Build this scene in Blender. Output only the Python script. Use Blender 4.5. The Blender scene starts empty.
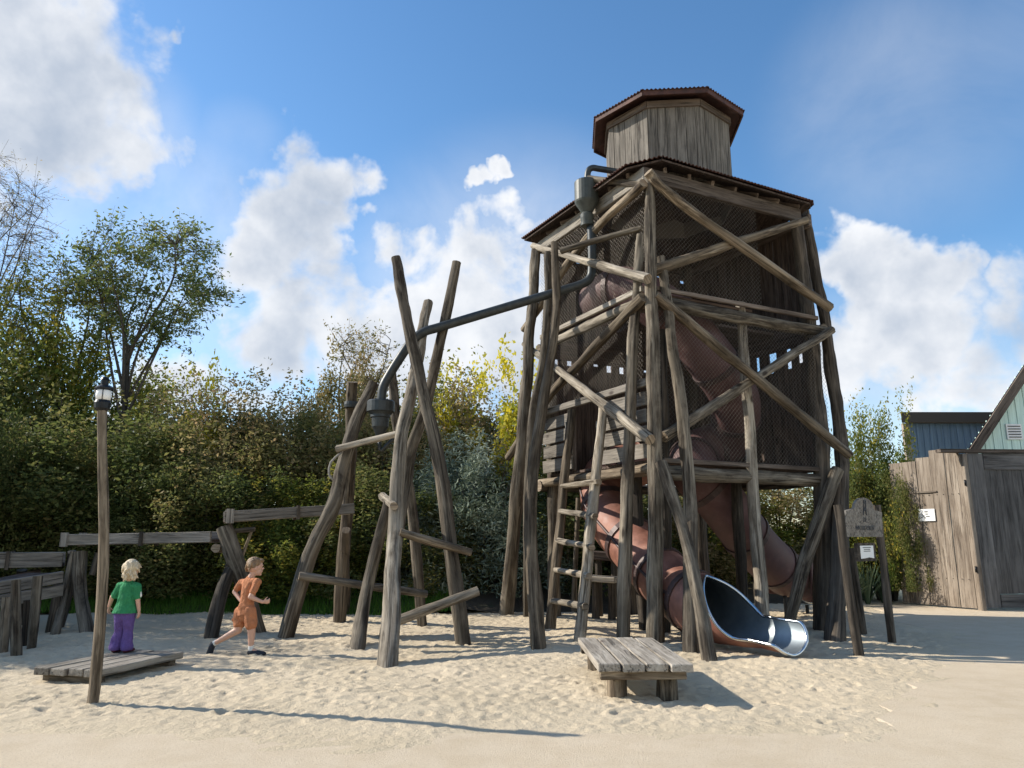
import bpy, bmesh, math, random
import numpy as np
from mathutils import Vector, Matrix, noise
R = math.radians
random.seed(7); RNG = np.random.default_rng(7)
scn = bpy.context.scene
COL = scn.collection

# ------------------------------------------------------------------ camera
FPX, PITCH, HCAM = 740.0, R(11.7), 1.45
cam = bpy.data.cameras.new('camera'); camo = bpy.data.objects.new('camera', cam); COL.objects.link(camo)
cam.sensor_width = 36; cam.lens = FPX / 1024 * 36; cam.clip_end = 3000
camo.location = (0, 0, HCAM); camo.rotation_euler = (R(90) + PITCH, 0, 0)
scn.camera = camo
SP, CP = math.sin(PITCH), math.cos(PITCH)

# ------------------------------------------------------------------ sun + sky
SUN_EL = R(33.0); SUN_DIR = Vector((-0.972, 0.236, 0)).normalized()
sd = Vector((SUN_DIR.x * math.cos(SUN_EL), SUN_DIR.y * math.cos(SUN_EL), math.sin(SUN_EL)))
sun = bpy.data.lights.new('sun', 'SUN'); suno = bpy.data.objects.new('sun', sun); COL.objects.link(suno)
sun.energy = 5.0; sun.angle = R(0.5); sun.color = (1.0, 0.93, 0.82)
suno.rotation_euler = sd.to_track_quat('Z', 'Y').to_euler(); suno.location = (-20, 5, 20)
scn.view_settings.view_transform = 'Standard'; scn.view_settings.look = 'None'
scn.view_settings.exposure = 0.45; scn.view_settings.gamma = 1.0
scn.view_settings.use_curve_mapping = False


def ray(px, py):
    u = (px - 512) / FPX; v = (384 - py) / FPX
    return Vector((u, CP - v * SP, SP + v * CP))


world = bpy.data.worlds.new('World'); scn.world = world; world.use_nodes = True
wn = world.node_tree; wn.nodes.clear(); WL = wn.links


def wnode(t, **kw):
    n = wn.nodes.new(t)
    for k, v in kw.items(): setattr(n, k, v)
    return n


def wmath(op, a, b=None, c=None, clamp=False):
    n = wnode('ShaderNodeMath', operation=op); n.use_clamp = clamp
    for i, x in enumerate((a, b, c)):
        if x is None: continue
        if isinstance(x, (int, float)): n.inputs[i].default_value = x
        else: WL.new(x, n.inputs[i])
    return n.outputs[0]


sky = wnode('ShaderNodeTexSky', sky_type='NISHITA'); sky.sun_disc = False
sky.sun_elevation = SUN_EL; sky.sun_rotation = math.atan2(SUN_DIR.x, SUN_DIR.y)
sky.altitude = 50; sky.air_density = 1.0; sky.dust_density = 0.3; sky.ozone_density = 2.5
hs = wnode('ShaderNodeHueSaturation'); hs.inputs['Saturation'].default_value = 1.17
hs.inputs['Hue'].default_value = 0.497
WL.new(sky.outputs[0], hs.inputs['Color'])
bgs = wnode('ShaderNodeBackground'); bgs.inputs[1].default_value = 0.148; WL.new(hs.outputs[0], bgs.inputs[0])
tc = wnode('ShaderNodeTexCoord'); nrm = wnode('ShaderNodeVectorMath', operation='NORMALIZE')
WL.new(tc.outputs['Generated'], nrm.inputs[0]); DIRV = nrm.outputs[0]
wz = wnode('ShaderNodeTexNoise'); wz.inputs['Scale'].default_value = 8.0; wz.inputs['Detail'].default_value = 5.0; wz.inputs['Roughness'].default_value = .55; WL.new(DIRV, wz.inputs['Vector'])
wv = wnode('ShaderNodeVectorMath', operation='SUBTRACT'); WL.new(wz.outputs['Color'], wv.inputs[0]); wv.inputs[1].default_value = (.5, .5, .5)
wv2 = wnode('ShaderNodeVectorMath', operation='MULTIPLY_ADD'); WL.new(wv.outputs[0], wv2.inputs[0]); wv2.inputs[1].default_value = (.22, .22, .22); WL.new(DIRV, wv2.inputs[2])
wv3 = wnode('ShaderNodeVectorMath', operation='NORMALIZE'); WL.new(wv2.outputs[0], wv3.inputs[0]); DIRW = wv3.outputs[0]
# cloud banks as patches of sky direction: (pixel x, pixel y, radius px, weight)
blobs = [(75, 50, 130, 1.0), (30, 120, 120, .95), (125, 120, 90, .75), (80, 160, 90, .8), (0, 0, 130, .9),
         (312, 190, 60, .95), (275, 235, 75, .95), (325, 250, 60, .9), (300, 310, 90, .95), (350, 340, 80, .7), (240, 220, 40, .6),
         (495, 285, 75, 1.0), (450, 310, 85, 1.0), (420, 350, 80, .9), (540, 250, 40, .7), (400, 360, 80, .85), (560, 340, 120, .9),
         (860, 265, 60, 1.0), (905, 262, 65, 1.0), (900, 330, 90, .95), (960, 370, 90, .95), (1040, 350, 110, .95), (1000, 320, 95, .9), (1030, 290, 60, .6), (840, 370, 70, .75), (960, 262, 25, .5),
         (474, 188, 22, .72), (500, 178, 18, .65), (178, 14, 26, .7),
         (640, 420, 160, .7), (200, 420, 120, .7), (-200, 200, 220, .9), (1250, 330, 200, .9)]
acc = None
BL = [(ray(bx, by).normalized(), ray(bx, by).normalized().dot(ray(bx + br, by).normalized()), bw) for (bx, by, br, bw) in blobs]
# unseen clouds added behind the viewer as neutral fill light
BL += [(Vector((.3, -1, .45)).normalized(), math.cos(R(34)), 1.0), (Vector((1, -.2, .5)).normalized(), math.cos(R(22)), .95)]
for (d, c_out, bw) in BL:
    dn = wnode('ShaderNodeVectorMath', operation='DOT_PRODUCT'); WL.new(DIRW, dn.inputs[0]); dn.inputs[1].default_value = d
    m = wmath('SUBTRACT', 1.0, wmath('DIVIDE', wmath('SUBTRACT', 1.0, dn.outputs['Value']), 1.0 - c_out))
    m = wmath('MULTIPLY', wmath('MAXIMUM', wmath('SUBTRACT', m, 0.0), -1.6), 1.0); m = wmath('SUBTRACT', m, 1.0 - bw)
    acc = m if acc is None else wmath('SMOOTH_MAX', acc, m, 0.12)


def wnoise(scale, detail, rough, off=(0, 0, 0), dist=0.0):
    mp = wnode('ShaderNodeMapping'); mp.inputs['Location'].default_value = off; WL.new(DIRV, mp.inputs[0])
    n = wnode('ShaderNodeTexNoise'); n.inputs['Scale'].default_value = scale; n.inputs['Detail'].default_value = detail
    n.inputs['Roughness'].default_value = rough; n.inputs['Distortion'].default_value = dist
    WL.new(mp.outputs[0], n.inputs['Vector']); return n.outputs[0]


nz = wnoise(9.0, 10.0, 0.53, (1.3, 2.1, .4), .25)
nz2 = wnoise(3.2, 5.0, 0.5, (5.3, .1, .4))
dens = wmath('ADD', acc, wmath('MULTIPLY', wmath('SUBTRACT', nz, 0.5), 2.6))
dens = wmath('ADD', dens, wmath('MULTIPLY', wmath('SUBTRACT', nz2, 0.5), 0.9))
mr = wnode('ShaderNodeMapRange', interpolation_type='SMOOTHSTEP'); mr.inputs[1].default_value = 0.05; mr.inputs[2].default_value = 0.72
WL.new(dens, mr.inputs[0]); hz = None
for (bx, by, br, bw) in ((900, 110, 190, .20), (1000, 70, 140, .18), (200, 330, 230, .45), (520, 360, 260, .5), (930, 420, 260, .6), (60, 160, 170, .5), (240, 150, 60, .15)):
    d = ray(bx, by).normalized(); c_out = d.dot(ray(bx + br, by).normalized())
    dn = wnode('ShaderNodeVectorMath', operation='DOT_PRODUCT'); WL.new(DIRV, dn.inputs[0]); dn.inputs[1].default_value = d
    q = wnode('ShaderNodeMapRange', interpolation_type='SMOOTHSTEP'); q.inputs[1].default_value = c_out; q.inputs[2].default_value = 1.0; WL.new(dn.outputs['Value'], q.inputs[0])
    q = wmath('MULTIPLY', q.outputs[0], bw); hz = q if hz is None else wmath('MAXIMUM', hz, q)
hz = wmath('MULTIPLY', hz, wmath('MULTIPLY', wmath('SUBTRACT', wnoise(4.0, 6.0, .6, (2.2, .7, .1), .6), .28), 2.6, clamp=True))
alpha = wmath('MAXIMUM', wmath('MULTIPLY', mr.outputs[0], 0.97), hz, clamp=True)
# thicker cores greyer, thin rims and tops bright
so = 0.030
nzs = wnoise(9.0, 10.0, 0.53, (1.3 + sd.x * so, 2.1 + sd.y * so, .4 + sd.z * so), .25)
n5 = wnoise(4.0, 6.0, .55, (.9, 4.4, .45), .1); n5s = wnoise(4.0, 6.0, .55, (.9 + sd.x * .07, 4.4 + sd.y * .07, .45 + sd.z * .07), .1)
lit = wmath('ADD', wmath('MULTIPLY', wmath('SUBTRACT', nz, nzs), 1.1), wmath('MULTIPLY', wmath('SUBTRACT', n5, n5s), 2.4))
core = wmath('MULTIPLY', wmath('SUBTRACT', dens, 0.45), .42)
shade = wnode('ShaderNodeMapRange', interpolation_type='SMOOTHSTEP'); shade.inputs[1].default_value = -.35; shade.inputs[2].default_value = .75
WL.new(wmath('SUBTRACT', core, lit), shade.inputs[0])
cmix = wnode('ShaderNodeMixRGB'); WL.new(shade.outputs[0], cmix.inputs[0])
cmix.inputs[1].default_value = (0.95, 0.96, 0.98, 1); cmix.inputs[2].default_value = (0.44, 0.51, 0.62, 1)
bgc = wnode('ShaderNodeBackground'); bgc.inputs[1].default_value = 0.78; WL.new(cmix.outputs[0], bgc.inputs[0])
mx = wnode('ShaderNodeMixShader'); WL.new(alpha, mx.inputs[0]); WL.new(bgs.outputs[0], mx.inputs[1]); WL.new(bgc.outputs[0], mx.inputs[2])
wo = wnode('ShaderNodeOutputWorld'); WL.new(mx.outputs[0], wo.inputs[0])


# ------------------------------------------------------------------ pixel -> world helpers (each with its own real depth)
def W(px, py, Y):
    d = ray(px, py); return d * (Y / d.y) + Vector((0, 0, HCAM))


def G(px, py, z=0.0):
    d = ray(px, py); return d * ((z - HCAM) / d.z) + Vector((0, 0, HCAM))


NC = Vector((2.14, 11.0, 0)); TA = R(27)
AX = Vector((math.cos(TA), math.sin(TA), 0)); BX = Vector((-math.sin(TA), math.cos(TA), 0))
LA, LB = 3.75, 3.4
ZF1, ZF2, ZE = 2.55, 5.15, 7.28


def T(s, t, z): return NC + AX * s + BX * t + Vector((0, 0, z))


def TP(px, py, face, off=0.0):
    n = (-BX if face == 'R' else -AX); d = ray(px, py)
    t = (n.dot(NC) + off) / n.dot(d)
    return d * t + Vector((0, 0, HCAM))


# ------------------------------------------------------------------ object helpers
ORG = {}


def put(o, label=None, cat=None, group=None, kind=None):
    if label: o['label'] = label
    if cat: o['category'] = cat
    if group: o['group'] = group
    if kind: o['kind'] = kind
    return o


def thing(name, loc, label, cat, group=None):
    o = bpy.data.objects.new(name, None); COL.objects.link(o); o.location = loc; o.empty_display_size = .2
    ORG[o] = Vector(loc); return put(o, label, cat, group)


def obj(name, bm, mats, parent=None, origin=None, smooth=False, auto=None):
    me = bpy.data.meshes.new(name)
    org = ORG[parent] if parent is not None else Vector(origin if origin is not None else (0, 0, 0))
    bmesh.ops.translate(bm, verts=bm.verts, vec=-org)
    bm.to_mesh(me); bm.free()
    if not isinstance(mats, (list, tuple)): mats = [mats]
    for m in mats: me.materials.append(m)
    if smooth: me.polygons.foreach_set('use_smooth', [True] * len(me.polygons))
    o = bpy.data.objects.new(name, me); COL.objects.link(o)
    ORG[o] = org
    if parent is not None: o.parent = parent
    else: o.location = org
    if smooth and auto:
        me.set_sharp_from_angle(angle=auto)
    return o


def copy_tree(o, parent=None):
    c = o.copy(); COL.objects.link(c); c.parent = parent; ORG[c] = ORG.get(o, Vector())
    for ch in list(o.children): copy_tree(ch, c)
    return c


# ------------------------------------------------------------------ materials
def newmat(name):
    m = bpy.data.materials.new(name); m.use_nodes = True
    nt = m.node_tree; b = nt.nodes['Principled BSDF']; return m, nt, b


def nd(nt, t, **kw):
    n = nt.nodes.new(t)
    for k, v in kw.items(): setattr(n, k, v)
    return n


def ramp(nt, fac, stops):
    r = nd(nt, 'ShaderNodeValToRGB'); e = r.color_ramp.elements
    while len(e) < len(stops): e.new(0.5)
    for i, (p, c) in enumerate(stops):
        e[i].position = p; e[i].color = (c[0], c[1], c[2], 1)
    nt.links.new(fac, r.inputs[0]); return r.outputs[0]


def nzn(nt, vec, scale, detail=6, rough=.6, mapping=None, dist=0.0):
    if mapping is not None:
        mp = nd(nt, 'ShaderNodeMapping'); mp.inputs['Scale'].default_value = mapping; nt.links.new(vec, mp.inputs[0]); vec = mp.outputs[0]
    n = nd(nt, 'ShaderNodeTexNoise'); n.inputs['Scale'].default_value = scale; n.inputs['Detail'].default_value = detail
    n.inputs['Roughness'].default_value = rough; n.inputs['Distortion'].default_value = dist
    nt.links.new(vec, n.inputs['Vector']); return n.outputs[0]


def mixc(nt, fac, a, b, mode='MIX'):
    m = nd(nt, 'ShaderNodeMixRGB', blend_type=mode)
    for i, x in ((0, fac), (1, a), (2, b)):
        if isinstance(x, (int, float)): m.inputs[i].default_value = x
        elif isinstance(x, (tuple, list)): m.inputs[i].default_value = (x[0], x[1], x[2], 1)
        else: nt.links.new(x, m.inputs[i])
    return m.outputs[0]


def bump(nt, b, h, strength=.5, dist=.02):
    n = nd(nt, 'ShaderNodeBump'); n.inputs['Strength'].default_value = strength; n.inputs['Distance'].default_value = dist
    nt.links.new(h, n.inputs['Height']); nt.links.new(n.outputs[0], b.inputs['Normal'])


def wood(name, dark, mid, light, patch=.5, rough=.85, streak=16, crack=.75):
    m, nt, b = newmat(name)
    at = nd(nt, 'ShaderNodeAttribute', attribute_name='wc'); v = at.outputs['Vector']
    oi = nd(nt, 'ShaderNodeObjectInfo')
    ad = nd(nt, 'ShaderNodeVectorMath', operation='MULTIPLY_ADD'); nt.links.new(oi.outputs['Random'], ad.inputs[0])
    cv = nd(nt, 'ShaderNodeCombineXYZ'); [nt.links.new(oi.outputs['Random'], cv.inputs[i]) for i in range(3)]
    ad = nd(nt, 'ShaderNodeVectorMath', operation='MULTIPLY_ADD'); nt.links.new(cv.outputs[0], ad.inputs[0])
    ad.inputs[1].default_value = (0, 0, 37); nt.links.new(v, ad.inputs[2]); v = ad.outputs[0]
    n1 = nzn(nt, v, streak, 8, .68, (1, 1, .07), .6)
    base = ramp(nt, n1, [(.36, dark), (.5, mid), (.67, light)])
    n2 = nzn(nt, v, 3.0, 5, .65, (1, 1, .45), .8)
    pm = ramp(nt, n2, [(.42, (0, 0, 0)), (.6, (1, 1, 1))])
    pf = nd(nt, 'ShaderNodeMath', operation='MULTIPLY'); nt.links.new(pm, pf.inputs[0]); pf.inputs[1].default_value = patch
    base = mixc(nt, pf.outputs[0], base, mixc(nt, .5, base, light), 'MIX')
    n4 = nzn(nt, v, 1.3, 4, .6, (1, 1, .6))
    base = mixc(nt, ramp(nt, n4, [(.35, (.75, .75, .75)), (.6, (0, 0, 0))]), base, mixc(nt, .55, base, dark), 'MIX')
    n3 = nzn(nt, v, 26, 4, .6, (1, 1, .035), 1.0)
    ck = ramp(nt, n3, [(.35, (1, 1, 1)), (.425, (0, 0, 0))])
    cf = nd(nt, 'ShaderNodeMath', operation='MULTIPLY'); nt.links.new(ck, cf.inputs[0]); cf.inputs[1].default_value = crack
    base = mixc(nt, cf.outputs[0], base, (dark[0] * .35, dark[1] * .35, dark[2] * .35))
    vm = nd(nt, 'ShaderNodeMapping'); vm.inputs['Scale'].default_value = (2.6, 2.6, 1.15); nt.links.new(v, vm.inputs[0])
    vo = nd(nt, 'ShaderNodeTexVoronoi'); vo.inputs['Scale'].default_value = 1.0; nt.links.new(vm.outputs[0], vo.inputs['Vector'])
    base = mixc(nt, ramp(nt, vo.outputs['Distance'], [(.05, (.85, .85, .85)), (.085, (.3, .3, .3)), (.11, (0, 0, 0))]), base, (dark[0] * .6, dark[1] * .5, dark[2] * .5))
    br = nd(nt, 'ShaderNodeMapRange'); br.inputs[3].default_value = .68; br.inputs[4].default_value = 1.25; nt.links.new(oi.outputs['Random'], br.inputs[0])
    hv = nd(nt, 'ShaderNodeHueSaturation'); nt.links.new(br.outputs[0], hv.inputs['Value']); nt.links.new(base, hv.inputs['Color'])
    nt.links.new(hv.outputs[0], b.inputs['Base Color'])
    b.inputs['Roughness'].default_value = rough; b.inputs['Specular IOR Level'].default_value = .25
    hgt = nd(nt, 'ShaderNodeMath', operation='SUBTRACT'); nt.links.new(n1, hgt.inputs[0]); nt.links.new(ck, hgt.inputs[1])
    bump(nt, b, hgt.outputs[0], .7, .012)
    return m


M = {}
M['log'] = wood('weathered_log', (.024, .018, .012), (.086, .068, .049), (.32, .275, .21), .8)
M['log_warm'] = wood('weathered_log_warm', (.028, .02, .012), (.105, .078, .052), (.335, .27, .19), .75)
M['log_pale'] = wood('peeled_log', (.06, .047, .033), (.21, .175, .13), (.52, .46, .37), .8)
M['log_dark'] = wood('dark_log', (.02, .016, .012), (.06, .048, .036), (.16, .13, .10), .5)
M['endgrain'] = wood('log_end', (.10, .075, .05), (.22, .17, .12), (.36, .29, .21), .5, streak=30)
M['plank'] = wood('grey_plank', (.10, .088, .074), (.215, .19, .158), (.34, .305, .26), .5, streak=22)
M['plank_deck'] = wood('deck_plank', (.14, .12, .095), (.29, .255, .21), (.44, .40, .335), .6, streak=22)
M['plank_brown'] = wood('brown_plank', (.035, .024, .019), (.095, .066, .052), (.175, .13, .105), .5, streak=22)
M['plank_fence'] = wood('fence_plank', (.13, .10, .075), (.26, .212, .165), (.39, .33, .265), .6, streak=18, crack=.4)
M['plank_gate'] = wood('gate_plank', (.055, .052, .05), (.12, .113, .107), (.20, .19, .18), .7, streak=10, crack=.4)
M['timber_trim'] = wood('trim_timber', (.06, .045, .035), (.13, .10, .08), (.22, .18, .145), .5)


def simple(name, col, rough=.6, metal=0.0, nscale=8, var=.25, bstr=.2, spec=.4, mapping=(1, 1, 1)):
    m, nt, b = newmat(name); tcn = nd(nt, 'ShaderNodeTexCoord')
    n = nzn(nt, tcn.outputs['Object'], nscale, 6, .6, mapping)
    lo = tuple(c * (1 - var) for c in col); hi = tuple(min(1, c * (1 + var)) for c in col)
    nt.links.new(ramp(nt, n, [(.3, lo), (.7, hi)]), b.inputs['Base Color'])
    b.inputs['Roughness'].default_value = rough; b.inputs['Metallic'].default_value = metal; b.inputs['Specular IOR Level'].default_value = spec
    if bstr: bump(nt, b, n, bstr, .01)
    return m


M['pipe'] = simple('painted_pipe', (.038, .043, .043), .45, .3, 12, .3, .2)
M['funnel'] = simple('green_grey_funnel', (.05, .056, .05), .5, .1, 10, .25, .2)
M['black_metal'] = simple('black_metal', (.02, .021, .023), .4, .6, 20, .3, .1)
M['wire'] = simple('mesh_wire', (.20, .18, .155), .5, .7, 10, .3, 0)
M['steel'] = simple('brushed_steel', (.24, .27, .285), .5, .75, 3, .25, .05)
M['rim'] = simple('steel_rim', (.62, .64, .65), .25, 1.0, 5, .1, .0)
M['flange'] = simple('slide_flange', (.07, .045, .042), .5, .2, 9, .3, .2)
M['bluewall'] = simple('blue_cladding', (.16, .21, .275), .6, 0, 3, .25, .1, mapping=(6, 6, .4))
M['greenwall'] = simple('mint_cladding', (.58, .76, .68), .6, 0, 2.5, .16, .1, mapping=(8, 8, .5))
M['white'] = simple('white_sheet', (.78, .78, .76), .5, 0, 4, .05, 0)
M['print'] = simple('dark_print', (.04, .04, .045), .6, 0, 4, .1, 0)
M['rope'] = simple('grey_rope', (.25, .23, .20), .9, 0, 40, .3, .3)
M['stone'] = simple('bank_stone', (.14, .13, .12), .9, 0, 5, .4, .6)


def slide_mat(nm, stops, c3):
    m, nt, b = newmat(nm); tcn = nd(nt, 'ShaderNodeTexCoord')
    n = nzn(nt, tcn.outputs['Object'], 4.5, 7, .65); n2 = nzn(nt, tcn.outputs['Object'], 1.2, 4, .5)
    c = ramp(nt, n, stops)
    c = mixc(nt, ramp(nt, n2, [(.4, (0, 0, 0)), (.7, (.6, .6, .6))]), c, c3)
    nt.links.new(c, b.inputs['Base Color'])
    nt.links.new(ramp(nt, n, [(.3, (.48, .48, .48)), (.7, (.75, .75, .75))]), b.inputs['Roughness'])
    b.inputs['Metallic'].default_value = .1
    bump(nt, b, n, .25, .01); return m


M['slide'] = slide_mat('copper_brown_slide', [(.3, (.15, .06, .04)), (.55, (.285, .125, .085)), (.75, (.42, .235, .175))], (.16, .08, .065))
M['slide_maroon_shade'] = slide_mat('shaded_maroon_slide', [(.3, (.085, .04, .037)), (.55, (.13, .065, .06)), (.75, (.20, .12, .11))], (.08, .045, .045))  # maroon slide, its shade under the tower also darkened into the colour


def rust_mat():
    m, nt, b = newmat('rusty_corrugated_iron'); tcn = nd(nt, 'ShaderNodeTexCoord')
    n = nzn(nt, tcn.outputs['Object'], 5, 8, .7); n2 = nzn(nt, tcn.outputs['Object'], 25, 5, .7)
    c = ramp(nt, n, [(.3, (.025, .014, .011)), (.5, (.085, .034, .024)), (.65, (.14, .06, .04)), (.8, (.15, .12, .10))])
    c = mixc(nt, n2, c, mixc(nt, .5, c, (.03, .02, .02))); nt.links.new(c, b.inputs['Base Color'])
    b.inputs['Roughness'].default_value = .75; b.inputs['Metallic'].default_value = .2; bump(nt, b, n2, .3, .005); return m


M['rust'] = rust_mat()


def sand_mat():
    m, nt, b = newmat('playground_sand'); tcn = nd(nt, 'ShaderNodeTexCoord'); v = tcn.outputs['Object']
    n = nzn(nt, v, .8, 4, .55); n2 = nzn(nt, v, 30, 6, .75); n3 = nzn(nt, v, 220, 2, .7)
    c = ramp(nt, n, [(.3, (.53, .44, .305)), (.7, (.63, .525, .375))])
    c = mixc(nt, ramp(nt, n2, [(.28, (.5, .5, .5)), (.50, (0, 0, 0))]), c, (.42, .345, .25))
    c = mixc(nt, ramp(nt, n3, [(.30, (.55, .55, .55)), (.45, (0, 0, 0))]), c, (.28, .22, .16))
    nt.links.new(c, b.inputs['Base Color']); b.inputs['Roughness'].default_value = .95; b.inputs['Specular IOR Level'].default_value = .15
    n4 = nzn(nt, v, 11, 6, .62)
    h = nd(nt, 'ShaderNodeMath', operation='MULTIPLY_ADD'); nt.links.new(n4, h.inputs[0]); h.inputs[1].default_value = 1.5; nt.links.new(n2, h.inputs[2])
    bump(nt, b, h.outputs[0], .6, .03); return m


def path_mat():
    m, nt, b = newmat('compacted_gravel_path'); tcn = nd(nt, 'ShaderNodeTexCoord'); v = tcn.outputs['Object']
    n = nzn(nt, v, .5, 5, .6); n2 = nzn(nt, v, 60, 6, .85); n3 = nzn(nt, v, 3.5, 6, .7)
    c = ramp(nt, n, [(.3, (.53, .43, .30)), (.7, (.62, .51, .365))])
    c = mixc(nt, ramp(nt, n3, [(.4, (.35, .35, .35)), (.6, (0, 0, 0))]), c, (.68, .585, .45))
    c = mixc(nt, ramp(nt, n2, [(.36, (.75, .75, .75)), (.47, (0, 0, 0))]), c, (.32, .245, .175))
    nt.links.new(c, b.inputs['Base Color']); b.inputs['Roughness'].default_value = .9; b.inputs['Specular IOR Level'].default_value = .2
    bump(nt, b, n2, .8, .012); return m


def soil_mat():
    m, nt, b = newmat('dark_soil'); tcn = nd(nt, 'ShaderNodeTexCoord'); v = tcn.outputs['Object']
    n = nzn(nt, v, 1.5, 6, .65); n2 = nzn(nt, v, 30, 5, .7)
    c = ramp(nt, n, [(.35, (.035, .028, .018)), (.6, (.07, .055, .035)), (.75, (.035, .05, .015))])
    c = mixc(nt, ramp(nt, n2, [(.55, (0, 0, 0)), (.7, (.6, .6, .6))]), c, (.12, .09, .05))
    nt.links.new(c, b.inputs['Base Color']); b.inputs['Roughness'].default_value = .95; bump(nt, b, n2, .8, .04); return m


M['sand'] = sand_mat(); M['path'] = path_mat(); M['soil'] = soil_mat()


def leaf_mat(name, cols, trans=.45, rough=.68):
    m, nt, b = newmat(name)
    at = nd(nt, 'ShaderNodeAttribute', attribute_name='rnd')
    oi = nd(nt, 'ShaderNodeObjectInfo')
    n = len(cols); c = ramp(nt, at.outputs['Fac'], [(i / (n - 1), k) for i, k in enumerate(cols)])
    br = nd(nt, 'ShaderNodeMapRange'); br.inputs[3].default_value = .8; br.inputs[4].default_value = 1.2; nt.links.new(oi.outputs['Random'], br.inputs[0])
    hv = nd(nt, 'ShaderNodeHueSaturation'); nt.links.new(br.outputs[0], hv.inputs['Value']); nt.links.new(c, hv.inputs['Color'])
    nt.links.new(hv.outputs[0], b.inputs['Base Color']); b.inputs['Roughness'].default_value = rough; b.inputs['Specular IOR Level'].default_value = .18
    tr = nd(nt, 'ShaderNodeBsdfTranslucent'); nt.links.new(hv.outputs[0], tr.inputs['Color'])
    ms = nd(nt, 'ShaderNodeMixShader'); ms.inputs[0].default_value = trans
    out = nt.nodes['Material Output']; nt.links.new(b.outputs[0], ms.inputs[1]); nt.links.new(tr.outputs[0], ms.inputs[2]); nt.links.new(ms.outputs[0], out.inputs[0])
    return m


ML = {
    'dark': leaf_mat('dark_green_leaves', [(0.059, 0.084, 0.025), (0.105, 0.135, 0.040), (0.184, 0.194, 0.059), (0.255, 0.202, 0.080)]),
    'olive': leaf_mat('olive_brown_leaves', [(0.109, 0.120, 0.036), (0.216, 0.210, 0.070), (0.347, 0.280, 0.120), (0.476, 0.339, 0.180)]),
    'green': leaf_mat('mid_green_leaves', [(0.079, 0.119, 0.023), (0.160, 0.203, 0.037), (0.296, 0.289, 0.055), (0.500, 0.356, 0.055)]),
    'yellow': leaf_mat('yellow_leaves', [(0.217, 0.264, 0.031), (0.465, 0.419, 0.039), (0.700, 0.589, 0.046), (0.700, 0.651, 0.078)]),
    'silver': leaf_mat('silver_green_leaves', [(0.090, 0.125, 0.077), (0.178, 0.223, 0.153), (0.304, 0.356, 0.255), (0.446, 0.499, 0.393)], .2),
    'tree': leaf_mat('ash_tree_leaves', [(0.059, 0.093, 0.037), (0.108, 0.152, 0.052), (0.176, 0.204, 0.061), (0.275, 0.253, 0.081)]),
    'grass': leaf_mat('grass_blades', [(0.046, 0.124, 0.016), (0.093, 0.217, 0.031), (0.155, 0.279, 0.046)], .4),
    'yucca': leaf_mat('strap_leaves', [(0.046, 0.078, 0.046), (0.078, 0.116, 0.062), (0.124, 0.155, 0.093)], .15),
}
M['bark'] = wood('tree_bark', (.03, .025, .02), (.07, .06, .05), (.14, .12, .10), .4, streak=9)
M['twig'] = simple('twig_bark', (.085, .07, .055), .9, 0, 10, .3, 0)


# ------------------------------------------------------------------ geometry builders
def wclayer(bm): return bm.verts.layers.float_vector.get('wc') or bm.verts.layers.float_vector.new('wc')


def catmull(pts, n):
    P = [Vector(p) for p in pts]
    if len(P) == 2: return [P[0].lerp(P[1], i / n) for i in range(n + 1)]
    P = [P[0] * 2 - P[1]] + P + [P[-1] * 2 - P[-2]]
    out = []; seg = len(P) - 3
    for i in range(n + 1):
        f = i / n * seg; k = min(int(f), seg - 1); t = f - k
        a, b, c, d = P[k:k + 4]
        out.append(.5 * ((2 * b) + (c - a) * t + (2 * a - 5 * b + 4 * c - d) * t * t + (3 * b - a - 3 * c + d) * t ** 3))
    return out


def frames(C):
    fr = []; up = None
    for i, p in enumerate(C):
        t = (C[min(i + 1, len(C) - 1)] - C[max(i - 1, 0)]).normalized()
        if up is None:
            up = Vector((0, 1, 0)) if abs(t.y) < .8 else Vector((1, 0, 0))
        x = (up - t * up.dot(t)).normalized(); up = x
        fr.append((t, x, t.cross(x)))
    return fr


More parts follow.
